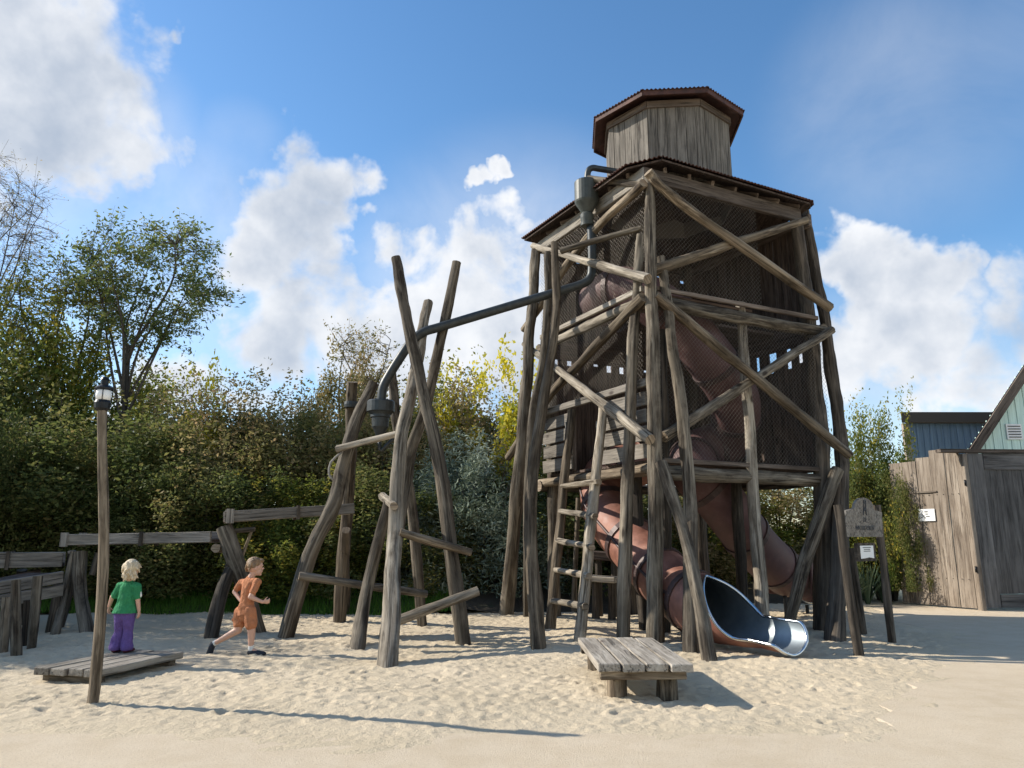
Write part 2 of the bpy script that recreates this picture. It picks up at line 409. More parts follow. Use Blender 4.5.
def log_bm(bm, pts, r0, r1, sides=20, wob=.15, bend=.20, step=.10, endmat=1, seed=None):
    """one natural log: bent centre line, lumpy taper, sawn ends"""
    wc = wclayer(bm); sd_ = random.random() * 100 if seed is None else seed
    L = sum((Vector(pts[i + 1]) - Vector(pts[i])).length for i in range(len(pts) - 1))
    n = max(3, int(L / step)); C = catmull(pts, n)
    amp = bend * max(r0, r1)
    for i in range(len(C)):
        t = i / n; e = math.sin(math.pi * t) ** .6
        C[i] = C[i] + Vector((noise.noise(Vector((i * step * .9, sd_, 0))), noise.noise(Vector((i * step * .9, sd_, 9))), 0)) * amp * e * 1.6
    fr = frames(C); rings = []
    for i, (p, (t, x, y)) in enumerate(zip(C, fr)):
        f = i / n; r = r0 * (1 - f) + r1 * f; z = f * L
        ring = []
        for k in range(sides):
            a = 2 * math.pi * k / sides; ca, sa = math.cos(a), math.sin(a)
            rr = r * (1 + wob * 1.5 * noise.noise(Vector((ca * 1.1, sa * 1.1, z * 1.3 + sd_))) + wob * .8 * noise.noise(Vector((ca * 2.6, sa * 2.6, z * 4 + sd_))) + .09 * noise.noise(Vector((ca * 3.8 + sd_, sa * 3.8, z * .45))))
            v = bm.verts.new(p + (x * ca + y * sa) * rr); v[wc] = Vector((ca * r + sd_, sa * r, z)); ring.append(v)
        rings.append(ring)
    for i in range(n):
        for k in range(sides):
            f = bm.faces.new((rings[i][k], rings[i][(k + 1) % sides], rings[i + 1][(k + 1) % sides], rings[i + 1][k])); f.smooth = True
    for ring, rev in ((rings[0], True), (rings[-1], False)):
        c = sum((v.co for v in ring), Vector()) / sides
        vs = []
        for v in ring:
            w = bm.verts.new(v.co.copy()); w[wc] = v[wc].yzx.copy(); vs.append(w)
        f = bm.faces.new(list(reversed(vs)) if rev else vs); f.material_index = endmat
    return bm


def log(name, pts, r0, r1, parent, mat='log', **kw):
    bm = bmesh.new(); log_bm(bm, pts, r0, r1, **kw)
    return obj(name, bm, [M[mat], M['endgrain']], parent)


def box_bm(bm, c, ex, ey, ez, jit=0.0, mi=0, along=None):
    """box from centre and three half-extent vectors; wc runs along the longest"""
    wc = wclayer(bm); L = [ex.length, ey.length, ez.length]; k = L.index(max(L)) if along is None else along
    order = [(1, 2, 0), (0, 2, 1), (0, 1, 2)][k]; o = Vector((random.random() * 50, random.random() * 50, random.random() * 50))
    vs = []
    for sx in (-1, 1):
        for sy in (-1, 1):
            for sz in (-1, 1):
                j = Vector((random.uniform(-jit, jit), random.uniform(-jit, jit), random.uniform(-jit, jit))) if jit else Vector()
                v = bm.verts.new(c + ex * sx + ey * sy + ez * sz + j)
                q = (sx * L[0], sy * L[1], sz * L[2]); v[wc] = Vector((q[order[0]], q[order[1]], q[order[2]])) + o; vs.append(v)
    for idx in ((0, 1, 3, 2), (4, 6, 7, 5), (0, 4, 5, 1), (2, 3, 7, 6), (0, 2, 6, 4), (1, 5, 7, 3)):
        f = bm.faces.new([vs[i] for i in idx]); f.material_index = mi
    return vs


def beam_bm(bm, p, q, w, h, up=Vector((0, 0, 1)), jit=0.0, mi=0):
    p = Vector(p); q = Vector(q); d = (q - p); t = d.normalized(); s = t.cross(up)
    if s.length < 1e-3: s = t.cross(Vector((1, 0, 0)))
    s.normalize(); u = s.cross(t)
    return box_bm(bm, (p + q) / 2, d / 2, s * w / 2, u * h / 2, jit, mi, along=0)


def bevel(bm, w=.006):
    bmesh.ops.bevel(bm, geom=list(bm.edges), offset=w, segments=1, profile=.5, affect='EDGES')


def beam(name, p, q, w, h, parent, mat='plank', **kw):
    bm = bmesh.new(); beam_bm(bm, p, q, w, h, **kw); bevel(bm, min(w, h) * .12)
    return obj(name, bm, [M[mat]], parent)


def tube_bm(bm, pts, r, sides=12, step=.08, smooth_pts=True, caps=True, r1=None):
    wc = wclayer(bm)
    pts = [Vector(p) for p in pts]
    L = sum((pts[i + 1] - pts[i]).length for i in range(len(pts) - 1))
    if smooth_pts: C = catmull(pts, max(2, int(L / step)))
    else: C = pts
    fr = frames(C); rings = []; z = 0
    for i, (p, (t, x, y)) in enumerate(zip(C, fr)):
        if i: z += (C[i] - C[i - 1]).length
        rr = r if r1 is None else r + (r1 - r) * i / (len(C) - 1)
        ring = []
        for k in range(sides):
            a = 2 * math.pi * k / sides
            v = bm.verts.new(p + (x * math.cos(a) + y * math.sin(a)) * rr); v[wc] = Vector((math.cos(a) * rr, math.sin(a) * rr, z)); ring.append(v)
        rings.append(ring)
    for i in range(len(C) - 1):
        for k in range(sides):
            f = bm.faces.new((rings[i][k], rings[i][(k + 1) % sides], rings[i + 1][(k + 1) % sides], rings[i + 1][k])); f.smooth = True
    if caps: bm.faces.new(list(reversed(rings[0]))); bm.faces.new(rings[-1])
    return bm


def lathe_bm(bm, prof, center, sides=24):
    """prof: (r, z) list bottom to top"""
    wc = wclayer(bm); rings = []
    for r, z in prof:
        rings.append([bm.verts.new(Vector(center) + Vector((r * math.cos(2 * math.pi * k / sides), r * math.sin(2 * math.pi * k / sides), z))) for k in range(sides)])
    for i in range(len(prof) - 1):
        for k in range(sides):
            bm.faces.new((rings[i][k], rings[i][(k + 1) % sides], rings[i + 1][(k + 1) % sides], rings[i + 1][k]))
    bm.faces.new(list(reversed(rings[0]))); bm.faces.new(rings[-1]); return bm


# ------------------------------------------------------------------ ground
def sand_edge_x(y):
    ys = [4.5, 5.2, 6.2, 7.2, 8.6, 10, 11.0, 11.8, 13.5, 15.3, 17]; xs = [1.8, 2.5, 3.3, 3.9, 5.0, 6.1, 6.8, 7.1, 7.1, 7.8, 8.0]
    return np.interp(y, ys, xs)


def sand_sheet():
    st = .026; xs = np.arange(-12, 8.4, st); ys = np.arange(4.6, 17.2, st); X, Y = np.meshgrid(xs, ys)
    Hh = np.zeros_like(X)

    def dent(cx, cy, r, d, asp=1.0, rot=0.0, rimh=.35):
        i0 = int((cx - 2.2 * r - xs[0]) / st); i1 = int((cx + 2.2 * r - xs[0]) / st) + 2; j0 = int((cy - 2.2 * r - ys[0]) / st); j1 = int((cy + 2.2 * r - ys[0]) / st) + 2
        i0, j0 = max(i0, 0), max(j0, 0)
        if i1 <= i0 or j1 <= j0: return
        dx = X[j0:j1, i0:i1] - cx; dy = Y[j0:j1, i0:i1] - cy
        a = dx * math.cos(rot) + dy * math.sin(rot); b_ = (-dx * math.sin(rot) + dy * math.cos(rot)) * asp
        q = np.sqrt(a * a + b_ * b_) / r
        Hh[j0:j1, i0:i1] += -d * np.exp(-(q ** 2) * 1.6) + d * rimh * np.exp(-((q - 1.25) ** 2) * 9)
    for _ in range(24000):
        cx = RNG.uniform(-12, 8.3); cy = 4.7 + 12.3 * RNG.random() ** 1.15
        dent(cx, cy, RNG.uniform(.035, .11), RNG.uniform(.003, .0145), RNG.uniform(1.2, 2.0), RNG.uniform(0, 3.14))
    for _ in range(260):   # trodden hollows and bare footprints in short tracks
        cx, cy, a = RNG.uniform(-10, 7), RNG.uniform(5.8, 15), RNG.uniform(0, 6.28)
        for k in range(int(RNG.integers(2, 6))):
            sx = .09 * (1 if k % 2 else -1); dent(cx + math.cos(a) * .33 * k - math.sin(a) * sx, cy + math.sin(a) * .33 * k + math.cos(a) * sx, RNG.uniform(.08, .12), RNG.uniform(.012, .028), 2.1, a, .5)
    for _ in range(170):
        dent(RNG.uniform(-12, 8), RNG.uniform(5.5, 17), RNG.uniform(.5, 1.3), RNG.uniform(-.05, .04), RNG.uniform(1, 2), RNG.uniform(0, 3.14), 0)
    # gentle mounds round the posts
    for px, py, r, h in ((540, 648, .5, .05), (585, 640, .6, .06), (466, 640, .6, .05), (355, 648, .6, .06), (387, 668, .4, .02), (610, 690, .5, .05), (690, 650, .5, .04), (250, 630, .8, .03), (280, 636, .5, .05)):
        g = G(px, py); dent(g.x, g.y, r, -h, 1.2, 0, 0)
    d = np.minimum(sand_edge_x(Y) - X, (Y - (5.45 + .18 * np.sin(X * 1.3) + .1 * np.sin(X * 3.7 + 1))) * .9)
    d = d + .10 * np.sin(X * 5 + Y * 3) * .5 + .05 * np.sin(X * 11 - Y * 7)
    mk = np.clip(d / 1.3, 0, 1); mk = mk * mk * (3 - 2 * mk)
    Z = mk * (.016 + Hh) - .010 * (1 - mk) ** 2 + .010 * (1 - mk) * (np.sin(X * 2.1 + Y * 1.3) * np.sin(Y * 2.9 - X * .7) + .6 * np.sin(X * 9 + 3 * np.sin(Y * 5)) * np.sin(Y * 11)) * (d > 0) + np.where(d <= 0, d * .12, 0)
    Z = np.maximum(Z, -.075)
    ny, nx = X.shape
    co = np.stack([X, Y, Z], -1).reshape(-1, 3)
    idx = np.arange(nx * ny).reshape(ny, nx)
    q = np.stack([idx[:-1, :-1], idx[:-1, 1:], idx[1:, 1:], idx[1:, :-1]], -1).reshape(-1, 4)
    keep = (d.reshape(-1)[q] > -.3).any(1); q = q[keep]
    me = bpy.data.meshes.new('sand'); me.vertices.add(len(co)); me.vertices.foreach_set('co', co.ravel())
    me.loops.add(q.size); me.loops.foreach_set('vertex_index', q.ravel()); me.polygons.add(len(q))
    me.polygons.foreach_set('loop_start', np.arange(0, q.size, 4)); me.polygons.foreach_set('loop_total', np.full(len(q), 4))
    me.polygons.foreach_set('use_smooth', np.ones(len(q), bool)); me.update(); me.validate(); me.materials.append(M['sand'])
    o = bpy.data.objects.new('sand', me); COL.objects.link(o); put(o, kind='structure')
    return xs, ys, Z


# ground sheet: dips below the sand bed, flat elsewhere
SX, SY, SZ = sand_sheet()


def gz(x, y):
    if SX[0] <= x <= SX[-1] and SY[0] <= y <= SY[-1]:
        z = SZ[min(int((y - SY[0]) / .026), len(SY) - 1), min(int((x - SX[0]) / .026), len(SX) - 1)]
        return max(0.0, float(z))
    return 0.0


def GS(px, py):
    p = G(px, py, .02); return G(px, py, gz(p.x, p.y))


def ground():
    xs = np.concatenate([[-400, -60, -20], np.arange(-13, 9.01, .25), [14, 25, 60, 400]])
    ys = np.concatenate([[-60, -8, 0, 3], np.arange(4, 17.6, .25), [25, 60, 150, 700]])
    bm = bmesh.new(); V = []
    for y in ys:
        row = []
        for x in xs:
            inside = (-11.6 < x < float(sand_edge_x(y)) - .55) and (6.2 < y < 16.8)
            row.append(bm.verts.new((x, y, -.12 if inside else 0)))
        V.append(row)
    for j in range(len(ys) - 1):
        for i in range(len(xs) - 1): bm.faces.new((V[j][i], V[j][i + 1], V[j + 1][i + 1], V[j + 1][i]))
    put(obj('ground', bm, M['path']), kind='structure')


ground()


def bank():
    bm = bmesh.new(); xs = np.arange(-26, 8.6, .3); ys = np.arange(14.6, 34, .3); V = []
    for y in ys:
        row = []
        for x in xs:
            e = 14.4 + .35 * math.sin(x * .9) + .2 * math.sin(x * 2.3 + 1) + max(0, (x - 1)) * .20 + (1.6 if x > 3 else 0) * min(1, (x - 3) / 2 if x > 3 else 0)
            t = min(1, max(0, (y - e) / 3.0)); z = -.06 + t * .55 + .1 * noise.noise(Vector((x * .8, y * .8, 0))) * t + (.07 if y > e else 0)
            row.append(bm.verts.new((x, y, z)))
        V.append(row)
    for j in range(len(ys) - 1):
        for i in range(len(xs) - 1):
            f = bm.faces.new((V[j][i], V[j][i + 1], V[j + 1][i + 1], V[j + 1][i])); f.smooth = True
    put(obj('earth_bank', bm, M['soil']), kind='structure')


bank()

# ------------------------------------------------------------------ THE TOWER
base = Vector((NC.x, NC.y, 0)) + AX * LA / 2 + BX * LB / 2
tower = thing('play_tower', base, 'tall weathered log tower with wire mesh sides and an eight sided tank on top', 'play tower')


def LP(name, a, b, r0, r1, mat='log', mid=None, parent=tower, **kw):
    pts = [a] + (mid or []) + [b]
    k = .88 if name == 'post' else .9
    return log(name, pts, r0 * k, r1 * k, parent, mat, **kw)


def foot(px, py): p = GS(px, py); return Vector((p.x, p.y, p.z - .25))


# posts (foot on the sand, top somewhere on the tower)
LP('post', foot(654, 643), W(649, 177, 10.88), .135, .085, 'log', [W(656, 470, 10.72), W(651, 300, 10.8)])
LP('post', foot(690, 652), W(661, 257, 10.98), .12, .075, 'log', [W(688, 480, 10.75), W(672, 335, 10.9)])
LP('post', foot(621, 640), W(641, 235, 11.15), .115, .08, 'log', [W(628, 480, 11.1), W(634, 330, 11.1)])
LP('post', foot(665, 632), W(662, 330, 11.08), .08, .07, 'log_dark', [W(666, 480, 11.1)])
LP('post', foot(540, 648), W(554, 243, 12.0), .115, .07, 'log_warm', [W(531, 520, 10.8), W(541.5, 411, 11.3), W(556, 320, 11.7)])
LP('post', foot(527, 616), W(548, 252, 12.9), .10, .07, 'log', [W(530, 450, 13.0), W(545, 340, 12.9)])
LP('post', foot(505, 613), W(536, 250, 13.7), .15, .10, 'log', [W(519, 470, 13.6), W(530, 340, 13.6)])
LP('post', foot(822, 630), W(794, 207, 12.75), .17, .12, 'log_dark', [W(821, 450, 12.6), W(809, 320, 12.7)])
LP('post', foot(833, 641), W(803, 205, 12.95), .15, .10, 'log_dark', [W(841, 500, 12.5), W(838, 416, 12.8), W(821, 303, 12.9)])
LP('post', foot(764, 640), W(740, 303, 12.0), .115, .085, 'log_pale', [W(756, 520, 11.7), W(747, 400, 11.9)])
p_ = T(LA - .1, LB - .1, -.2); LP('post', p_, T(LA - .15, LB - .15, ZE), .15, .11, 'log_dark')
p_ = T(.15, LB - .1, -.2); LP('post', p_, T(.1, LB - .1, ZE - .1), .13, .10, 'log')
LP('post', T(1.9, LB - .1, -.2), T(1.9, LB - .1, ZF1 - .05), .11, .10, 'log_dark')
LP('post', T(LA - .15, 1.7, -.2), T(LA - .15, 1.7, ZF1 - .05), .11, .10, 'log_dark')
LP('post', T(.35, .9, -.2), T(.3, .9, ZF1 - .05), .10, .10, 'log_dark')
LP('post', T(2.0, .5, -.2), T(2.0, .45, ZF1 - .05), .10, .10, 'log_dark')
# slanting braces
LP('brace', foot(712, 663), W(661, 462, 10.5), .10, .085, 'log', [W(692, 565, 10.0)])
LP('brace', foot(782, 632), W(838, 470, 12.3), .095, .12, 'log', [W(806, 560, 12.1)])
LP('brace', TP(652, 270, 'R', .14), TP(806, 220, 'R', .22), .10, .075, 'log_warm')
LP('brace', TP(648, 172, 'R', .25), TP(830, 308, 'R', .30), .085, .085, 'log_warm', [TP(678, 201, 'R', .28)])
LP('brace', TP(655, 295, 'R', .22), TP(849, 455, 'R', .36), .085, .09, 'log_warm')
LP('brace', TP(664, 437, 'R', .12), TP(832, 330, 'R', .20), .095, .075, 'log')
LP('brace', TP(644, 183, 'L', .16), TP(524, 330, 'L', .22), .085, .08, 'log_warm', [TP(583, 244, 'L', .2)])
LP('brace', TP(648, 279, 'L', .30), TP(533, 246, 'L', .25), .085, .07, 'log_pale')
LP('brace', TP(644, 297, 'L', .20), TP(508, 458, 'L', .24), .09, .08, 'log_warm', [TP(555, 390, 'L', .22)])
LP('brace', TP(650, 440, 'L', .42), TP(524, 344, 'L', .34), .095, .06, 'log_pale')
LP('brace', W(642, 228, 11.1), W(561, 251, 11.9), .05, .065, 'log', [W(605, 238, 11.5)])
LP('brace', W(648, 186, 10.95), W(588, 178, 12.0), .06, .06, 'log')
# floor beams (logs on all four sides)
for z in (ZF1 - .16, ZF2 - .12):
    LP('floor_beam', T(-.1, 0, z), T(LA + .15, 0, z), .125, .115, 'log')
    LP('floor_beam', T(0, -.05, z + .06), T(0, LB + .1, z + .06), .10, .09, 'log_warm' if z < 4 else 'log_pale')
    LP('floor_beam', T(-.1, LB, z), T(LA + .1, LB, z), .11, .10, 'log_dark')
    LP('floor_beam', T(LA, -.1, z + .03), T(LA, LB + .1, z + .03), .11, .10, 'log_dark')
beam('floor_beam', T(-.09, .05, ZF2 + .10), T(-.09, LB - .1, ZF2 + .10), .06, .09, tower, 'plank_deck')
beam('floor_beam', T(.1, -.05, ZF2 + .10), T(LA - .1, -.05, ZF2 + .10), .06, .07, tower, 'timber_trim')
beam('floor_beam', T(.1, -.05, ZF1 + .02), T(LA - .1, -.05, ZF1 + .02), .06, .07, tower, 'timber_trim')
# eave beams
for (a, b_) in (((-.05, -.02), (LA - .3, -.02)), ((-.02, -.05), (-.02, LB + .05)), ((-.05, LB), (LA, LB)), ((LA, 0), (LA, LB))):
    beam('eave_beam', T(a[0], a[1], ZE - .12), T(b_[0], b_[1], ZE - .12), .09, .24, tower, 'timber_trim' if b_[0] > 1 else 'plank_deck')


def planks(name, p0, p1, z0, z1, width, thick, gap, mat, parent, skip=None, ragged=0.0, horiz=False, topf=None, jit=.004, tilt=0):
    p0 = Vector(p0); p1 = Vector(p1); d = p1 - p0; L = d.length; t = d.normalized(); nn = Vector((t.y, -t.x, 0)); up = Vector((0, 0, 1))
    bm = bmesh.new()
    if not horiz:
        n = max(1, round(L / width)); w = L / n
        for i in range(n):
            if skip and skip(i, n): continue
            zt = z1 + (topf(i, n) if topf else 0) + random.uniform(-ragged, ragged)
            zb = z0 + random.uniform(-ragged, ragged) * .3
            c = p0 + t * (i + .5) * w + up * (zt + zb) / 2 + nn * random.uniform(-.006, .006)
            box_bm(bm, c, t * (w - gap) / 2, nn * thick / 2, up * (zt - zb) / 2, jit, along=2)
    else:
        n = max(1, round((z1 - z0) / width)); w = (z1 - z0) / n
        for i in range(n):
            c = p0 + d / 2 + up * (z0 + (i + .5) * w) + nn * random.uniform(-.006, .006)
            box_bm(bm, c, t * L / 2, nn * thick / 2, up * (w - gap) / 2, jit, along=0)
    return obj(name, bm, [M[mat]], parent)


# decks
def deck(z, s0, s1, t0, t1, name='floor'):
    bm = bmesh.new(); n = int((t1 - t0) / .16)
    for i in range(n):
        t = t0 + (i + .5) * (t1 - t0) / n
        beam_bm(bm, T(s0, t, z), T(s1, t, z), (t1 - t0) / n - .008, .045, jit=.003)
    return obj(name, bm, [M['plank_brown']], tower)


deck(ZF1 + .03, .05, LA - .05, .05, LB - 1.0); deck(ZF1 + .028, .05, 1.4, LB - .98, LB - .05); deck(ZF1 + .03, 2.75, LA - .05, LB - .98, LB - .05)
deck(ZF2 + .06, .9, LA - .05, .95, LB - .05); deck(ZF2 + .058, .05, 2.2, .05, .93)
# back walls, dark boards; every second board stops short and lets the sky through
planks('back_wall', T(.1, LB - .06, 0), T(LA - .12, LB - .06, 0), ZF1 + .06, ZF2 - .29, .105, .03, .008, 'plank_brown', tower, topf=lambda i, n: random.choice((-.05, -.10, -.14)) if i % 3 == 1 and i % 7 else .0)
planks('back_wall', T(.1, LB - .06, 0), T(LA - .12, LB - .06, 0), ZF2 + .1, ZE - .22, .17, .03, .008, 'plank_brown', tower, topf=lambda i, n: 0 if i % 4 else -.12)
planks('side_wall', T(LA - .06, .12, 0), T(LA - .06, LB - .12, 0), ZF1 + .06, ZF2 - .29, .085, .03, .006, 'plank_brown', tower, topf=lambda i, n: random.choice((-.24, -.32, -.38)) if i in (3, 6, 10, 11, 15, 19, 22, 27, 31, 35) else .0)
planks('side_wall', T(LA - .06, .12, 0), T(LA - .06, LB - .12, 0), ZF2 + .1, ZE - .22, .19, .03, .016, 'plank_brown', tower)
beam('rim_board', T(.02, LB - .095, ZF2 - .09), T(LA - .02, LB - .095, ZF2 - .09), .03, .42, tower, 'plank_brown')
beam('rim_board', T(LA - .095, .02, ZF2 - .09), T(LA - .095, LB - .12, ZF2 - .09), .03, .42, tower, 'plank_brown')
# boarded front of the first storey with the door gap
ZR = 3.68
q0 = TP(572, 420, 'L', .03); q1 = TP(602, 420, 'L', .03)
tl = (Vector((q0.x, q0.y, 0)) - Vector((NC.x, NC.y, 0))).dot(BX); tr_ = (Vector((q1.x, q1.y, 0)) - Vector((NC.x, NC.y, 0))).dot(BX)
planks('front_wall', T(-.04, .12, 0), T(-.04, tr_, 0), ZF1 + .05, ZR - .02, .27, .04, .05, 'plank', tower, horiz=True, jit=.008)
planks('front_wall', T(-.04, tl, 0), T(-.04, LB - .1, 0), ZF1 + .05, ZR - .02, .27, .04, .05, 'plank', tower, horiz=True, jit=.008)
beam('rail', T(-.075, .05, ZR + .08), T(-.075, LB - .05, ZR + .08), .07, .12, tower, 'plank')
for t_ in (tl + .05, tr_ - .05):
    beam('door_jamb', T(.03, t_, ZF1 + .05), T(.03, t_, ZR + .02), .08, .08, tower, 'timber_trim')
for px in (566, 597):   # grab handles at the door
    p = TP(px, 430, 'L', .12); bm = bmesh.new(); u = Vector((0, 0, 1))
    tube_bm(bm, [p - u * .14 + AX * .1, p - u * .14, p + u * .14, p + u * .14 + AX * .1], .014, 8, smooth_pts=False); obj('grab_handle', bm, M['pipe'], tower)


def wire_panel(name, o, t, L, z0, z1, sp=.075, r=.0018):
    bm = bmesh.new(); t = Vector(t); o = Vector(o); Hh = z1 - z0; nn = Vector((t.y, -t.x, 0))
    for sgn in (1, -1):
        k = -Hh
        while k < L + Hh:
            # line x = k + sgn' * z
            if sgn == 1: za = max(0, -k); zb = min(Hh, L - k); f = lambda z: k + z
            else: za = max(0, k - L); zb = min(Hh, k); f = lambda z: k - z
            if zb - za > .03:
                a = o + t * f(za) + Vector((0, 0, z0 + za)) + nn * .003 * sgn; b_ = o + t * f(zb) + Vector((0, 0, z0 + zb)) + nn * .003 * sgn
                tube_bm(bm, [a, b_], r, 4, smooth_pts=False, caps=False)
            k += sp
    return obj(name, bm, M['wire'], tower)


wire_panel('wire_mesh', T(0, -.03, 0), AX, LA, ZF1 + .06, ZF2 - .2)
wire_panel('wire_mesh', T(0, -.03, 0), AX, 2.35, ZF2 + .1, ZE - .2)
wire_panel('wire_mesh', T(-.03, 0, 0), BX, LB, ZR + .12, ZF2 - .1)
wire_panel('wire_mesh', T(-.03, 0, 0), BX, LB, ZF2 + .12, ZE - .2)


def corr_roof(name, poly, apex, parent, pitch=.076, amp=.012, thick=.008, mat='rust'):
    """corrugated sheets over a polygon eave running up to an apex (ribs run up the slope)"""
    bm = bmesh.new(); apex = Vector(apex); n = len(poly)
    for i in range(n):
        a = Vector(poly[i]); b_ = Vector(poly[(i + 1) % n]); L = (b_ - a).length; m = max(4, int(L / pitch * 6)); rows = 8
        nn = (b_ - a).cross(apex - a).normalized()
        if nn.z < 0: nn = -nn
        for side in (1, -1):
            V = []
            for j in range(rows + 1):
                f = j / rows * .93; row = []
                for k in range(m + 1):
                    s = k / m; p = a.lerp(b_, s).lerp(apex, f)
                    x = ((p - a).dot((b_ - a).normalized()))
                    row.append(bm.verts.new(p + nn * (amp * math.sin(2 * math.pi * x / pitch) + thick * side * .5 + .012)))
                V.append(row)
            for j in range(rows):
                for k in range(m):
                    q = (V[j][k], V[j][k + 1], V[j + 1][k + 1], V[j + 1][k])
                    f = bm.faces.new(q if side == 1 else tuple(reversed(q))); f.smooth = True
            if side == 1: top = V
            else:
                for k in range(m): bm.faces.new((V[0][k], V[0][k + 1], top[0][k + 1], top[0][k]))
    return obj(name, bm, M[mat], parent)


ov = .30; ch = .42
eave = [T(-ov, ch - ov, ZE + .04), T(ch - ov, -ov, ZE + .10), T(LA - .25, -ov, ZE + .06), T(LA - .12, -ov + .1, ZE + .05), T(LA + ov, LB + ov, ZE), T(-ov, LB + ov, ZE + .12)]
apx = T(LA / 2 - .05, LB / 2, ZE + 1.15)
roof = corr_roof('roof', eave, apx, tower)
# roof boarding below the iron, and the rafter ends
bm = bmesh.new(); n = len(eave)
for i in range(n):
    a, b_ = eave[i] - Vector((0, 0, .035)), eave[(i + 1) % n] - Vector((0, 0, .035)); ap = apx - Vector((0, 0, .05))
    a2, b2 = a.lerp(ap, .02), b_.lerp(ap, .02); c1, c2 = a.lerp(ap, .97), b_.lerp(ap, .97); dz = Vector((0, 0, -.03)); wc = wclayer(bm)
    vs = [bm.verts.new(v) for v in (a2, b2, c2, c1, a2 + dz, b2 + dz, c2 + dz, c1 + dz)]
    for v in vs: v[wc] = v.co.zxy * 1.0
    for q in ((0, 1, 2, 3), (7, 6, 5, 4), (0, 4, 5, 1)): bm.faces.new([vs[k] for k in q])
obj('roof_boarding', bm, M['plank_brown'], roof)
for i in range(7):
    s = .35 + i * (LA - .7) / 6
    beam('rafter', T(s, -.08, ZE + .02), T(s + (LA / 2 - s) * .75, LB / 2 * .8, ZE + .72), .06, .09, roof, 'timber_trim')
for i in range(6):
    s = .35 + i * (LB - .7) / 5
    beam('rafter', T(-.08, s, ZE + .02), T(LA / 2 * .8, s + (LB / 2 - s) * .75, ZE + .72), .06, .09, roof, 'timber_trim')

# turret: eight sided tank
tc_ = T(LA / 2 - .02, LB / 2 - .02, 0); ZT0, ZT1 = ZE + .25, 9.26


def ring8(r, z, extra=0.0): return [tc_ + Vector((r * math.cos(R(-117 + 45 * k) + extra), r * math.sin(R(-117 + 45 * k) + extra), z)) for k in range(8)]


tank = planks('tank', (0, 0, 0), (1, 0, 0), 0, 1, 1, .01, 0, 'plank', tower); bpy.data.objects.remove(tank)
bm = bmesh.new(); rb = ring8(1.215, 0)
for k in range(8):
    a, b_ = rb[k], rb[(k + 1) % 8]; t = (b_ - a).normalized(); nn = Vector((t.y, -t.x, 0)); L = (b_ - a).length; x = 0
    while x < L - .01:
        w = min(random.uniform(.12, .19), L - x)
        if L - x - w < .06: w = L - x
        h0, h1 = ZT0, ZT1
        box_bm(bm, a + t * (x + w / 2) + Vector((0, 0, (h0 + h1) / 2)) + nn * random.uniform(-.005, .005), t * (w - .008) / 2, nn * .014, Vector((0, 0, (h1 - h0) / 2)), .002, along=2)
        x += w
# inner lining so no daylight passes between the boards
ri = ring8(1.17, ZT0); rj = ring8(1.17, ZT1); wc = wclayer(bm)
va = [bm.verts.new(p) for p in ri]; vb = [bm.verts.new(p) for p in rj]
for k in range(8): bm.faces.new((va[k], va[(k + 1) % 8], vb[(k + 1) % 8], vb[k]))
tank = obj('tank', bm, [M['plank']], tower)
bm = bmesh.new(); rk = ring8(1.25, 0)
for k in range(8): beam_bm(bm, rk[k] + Vector((0, 0, ZT1 - .06)), rk[(k + 1) % 8] + Vector((0, 0, ZT1 - .06)), .04, .13)
obj('tank_band', bm, [M['timber_trim']], tank)
re = ring8(1.53, ZT1 + .07)
troof = corr_roof('tank_roof', re, tc_ + Vector((0, 0, ZT1 + .62)), tower)
bm = bmesh.new(); rs = ring8(1.49, ZT1 + .035); ap = tc_ + Vector((0, 0, ZT1 + .50)); wc = wclayer(bm)
for k in range(8): beam_bm(bm, rs[k], rs[(k + 1) % 8], .03, .10, mi=0)
for k in range(8):
    a, b_ = ring8(1.47, ZT1 + .03)[k], ring8(1.47, ZT1 + .03)[(k + 1) % 8]
    vs = [bm.verts.new(p) for p in (a, b_, b_.lerp(ap, .95), a.lerp(ap, .95))]; bm.faces.new(vs[::-1])
obj('soffit', bm, [M['rust']], troof)

# ------------------------------------------------------------------ ladder at the door
lt = foot(577, 640); ladder = thing('log_ladder', Vector((lt.x, lt.y, 0)), 'steep pole ladder with five round rungs leading up to the tower door', 'ladder')
RA, RB = lt, TP(603, 408, 'L', .14); base2 = W(545, 612, 12.4); LA0 = Vector((G(546, 620).x, G(546, 620).y - .3, -.2)); LA0 = W(548, 606, 12.3)
LA0 = Vector((LA0.x, LA0.y, -.2)); LB0 = TP(572, 410, 'L', .14)
log('rail', [RA, RB], .085, .07, ladder, 'log_pale', bend=.12)
log('rail', [LA0, LB0], .085, .07, ladder, 'log_warm', bend=.12)
for yR, yL in ((482, 486), (516, 511), (546, 541), (576, 570), (605, 600)):
    tR = 0
    def at(a, b, y):
        best = None
        for i in range(201):
            p = a.lerp(b, i / 200); d = p - Vector((0, 0, HCAM)); vv = (d.z * CP - d.y * SP) / (d.y * CP + d.z * SP); py = 384 - FPX * vv
            if best is None or abs(py - y) < best[0]: best = (abs(py - y), p)
        return best[1]
    a = at(RA, RB, yR); b_ = at(LA0, LB0, yL); d = (a - b_).normalized(); off = Vector((0, -1, 0)) * .09
    log('rung', [b_ - d * .08 + off, a + d * .1 + off], .045, .048, ladder, 'log_pale', bend=.1)
for a, b_ in (((573, 612), (578, 498)), ((566, 606), (569, 520))):
    p = GS(*a); t2 = W(b_[0], b_[1], p.y + .15)
    put(log('log_post', [Vector((p.x, p.y, -.2)), t2], .055, .045, None, 'log_warm'), ('slim pale pole standing behind the ladder rungs' if a[0] == 573 else 'shorter slim pole just left of the one behind the ladder'), 'post')

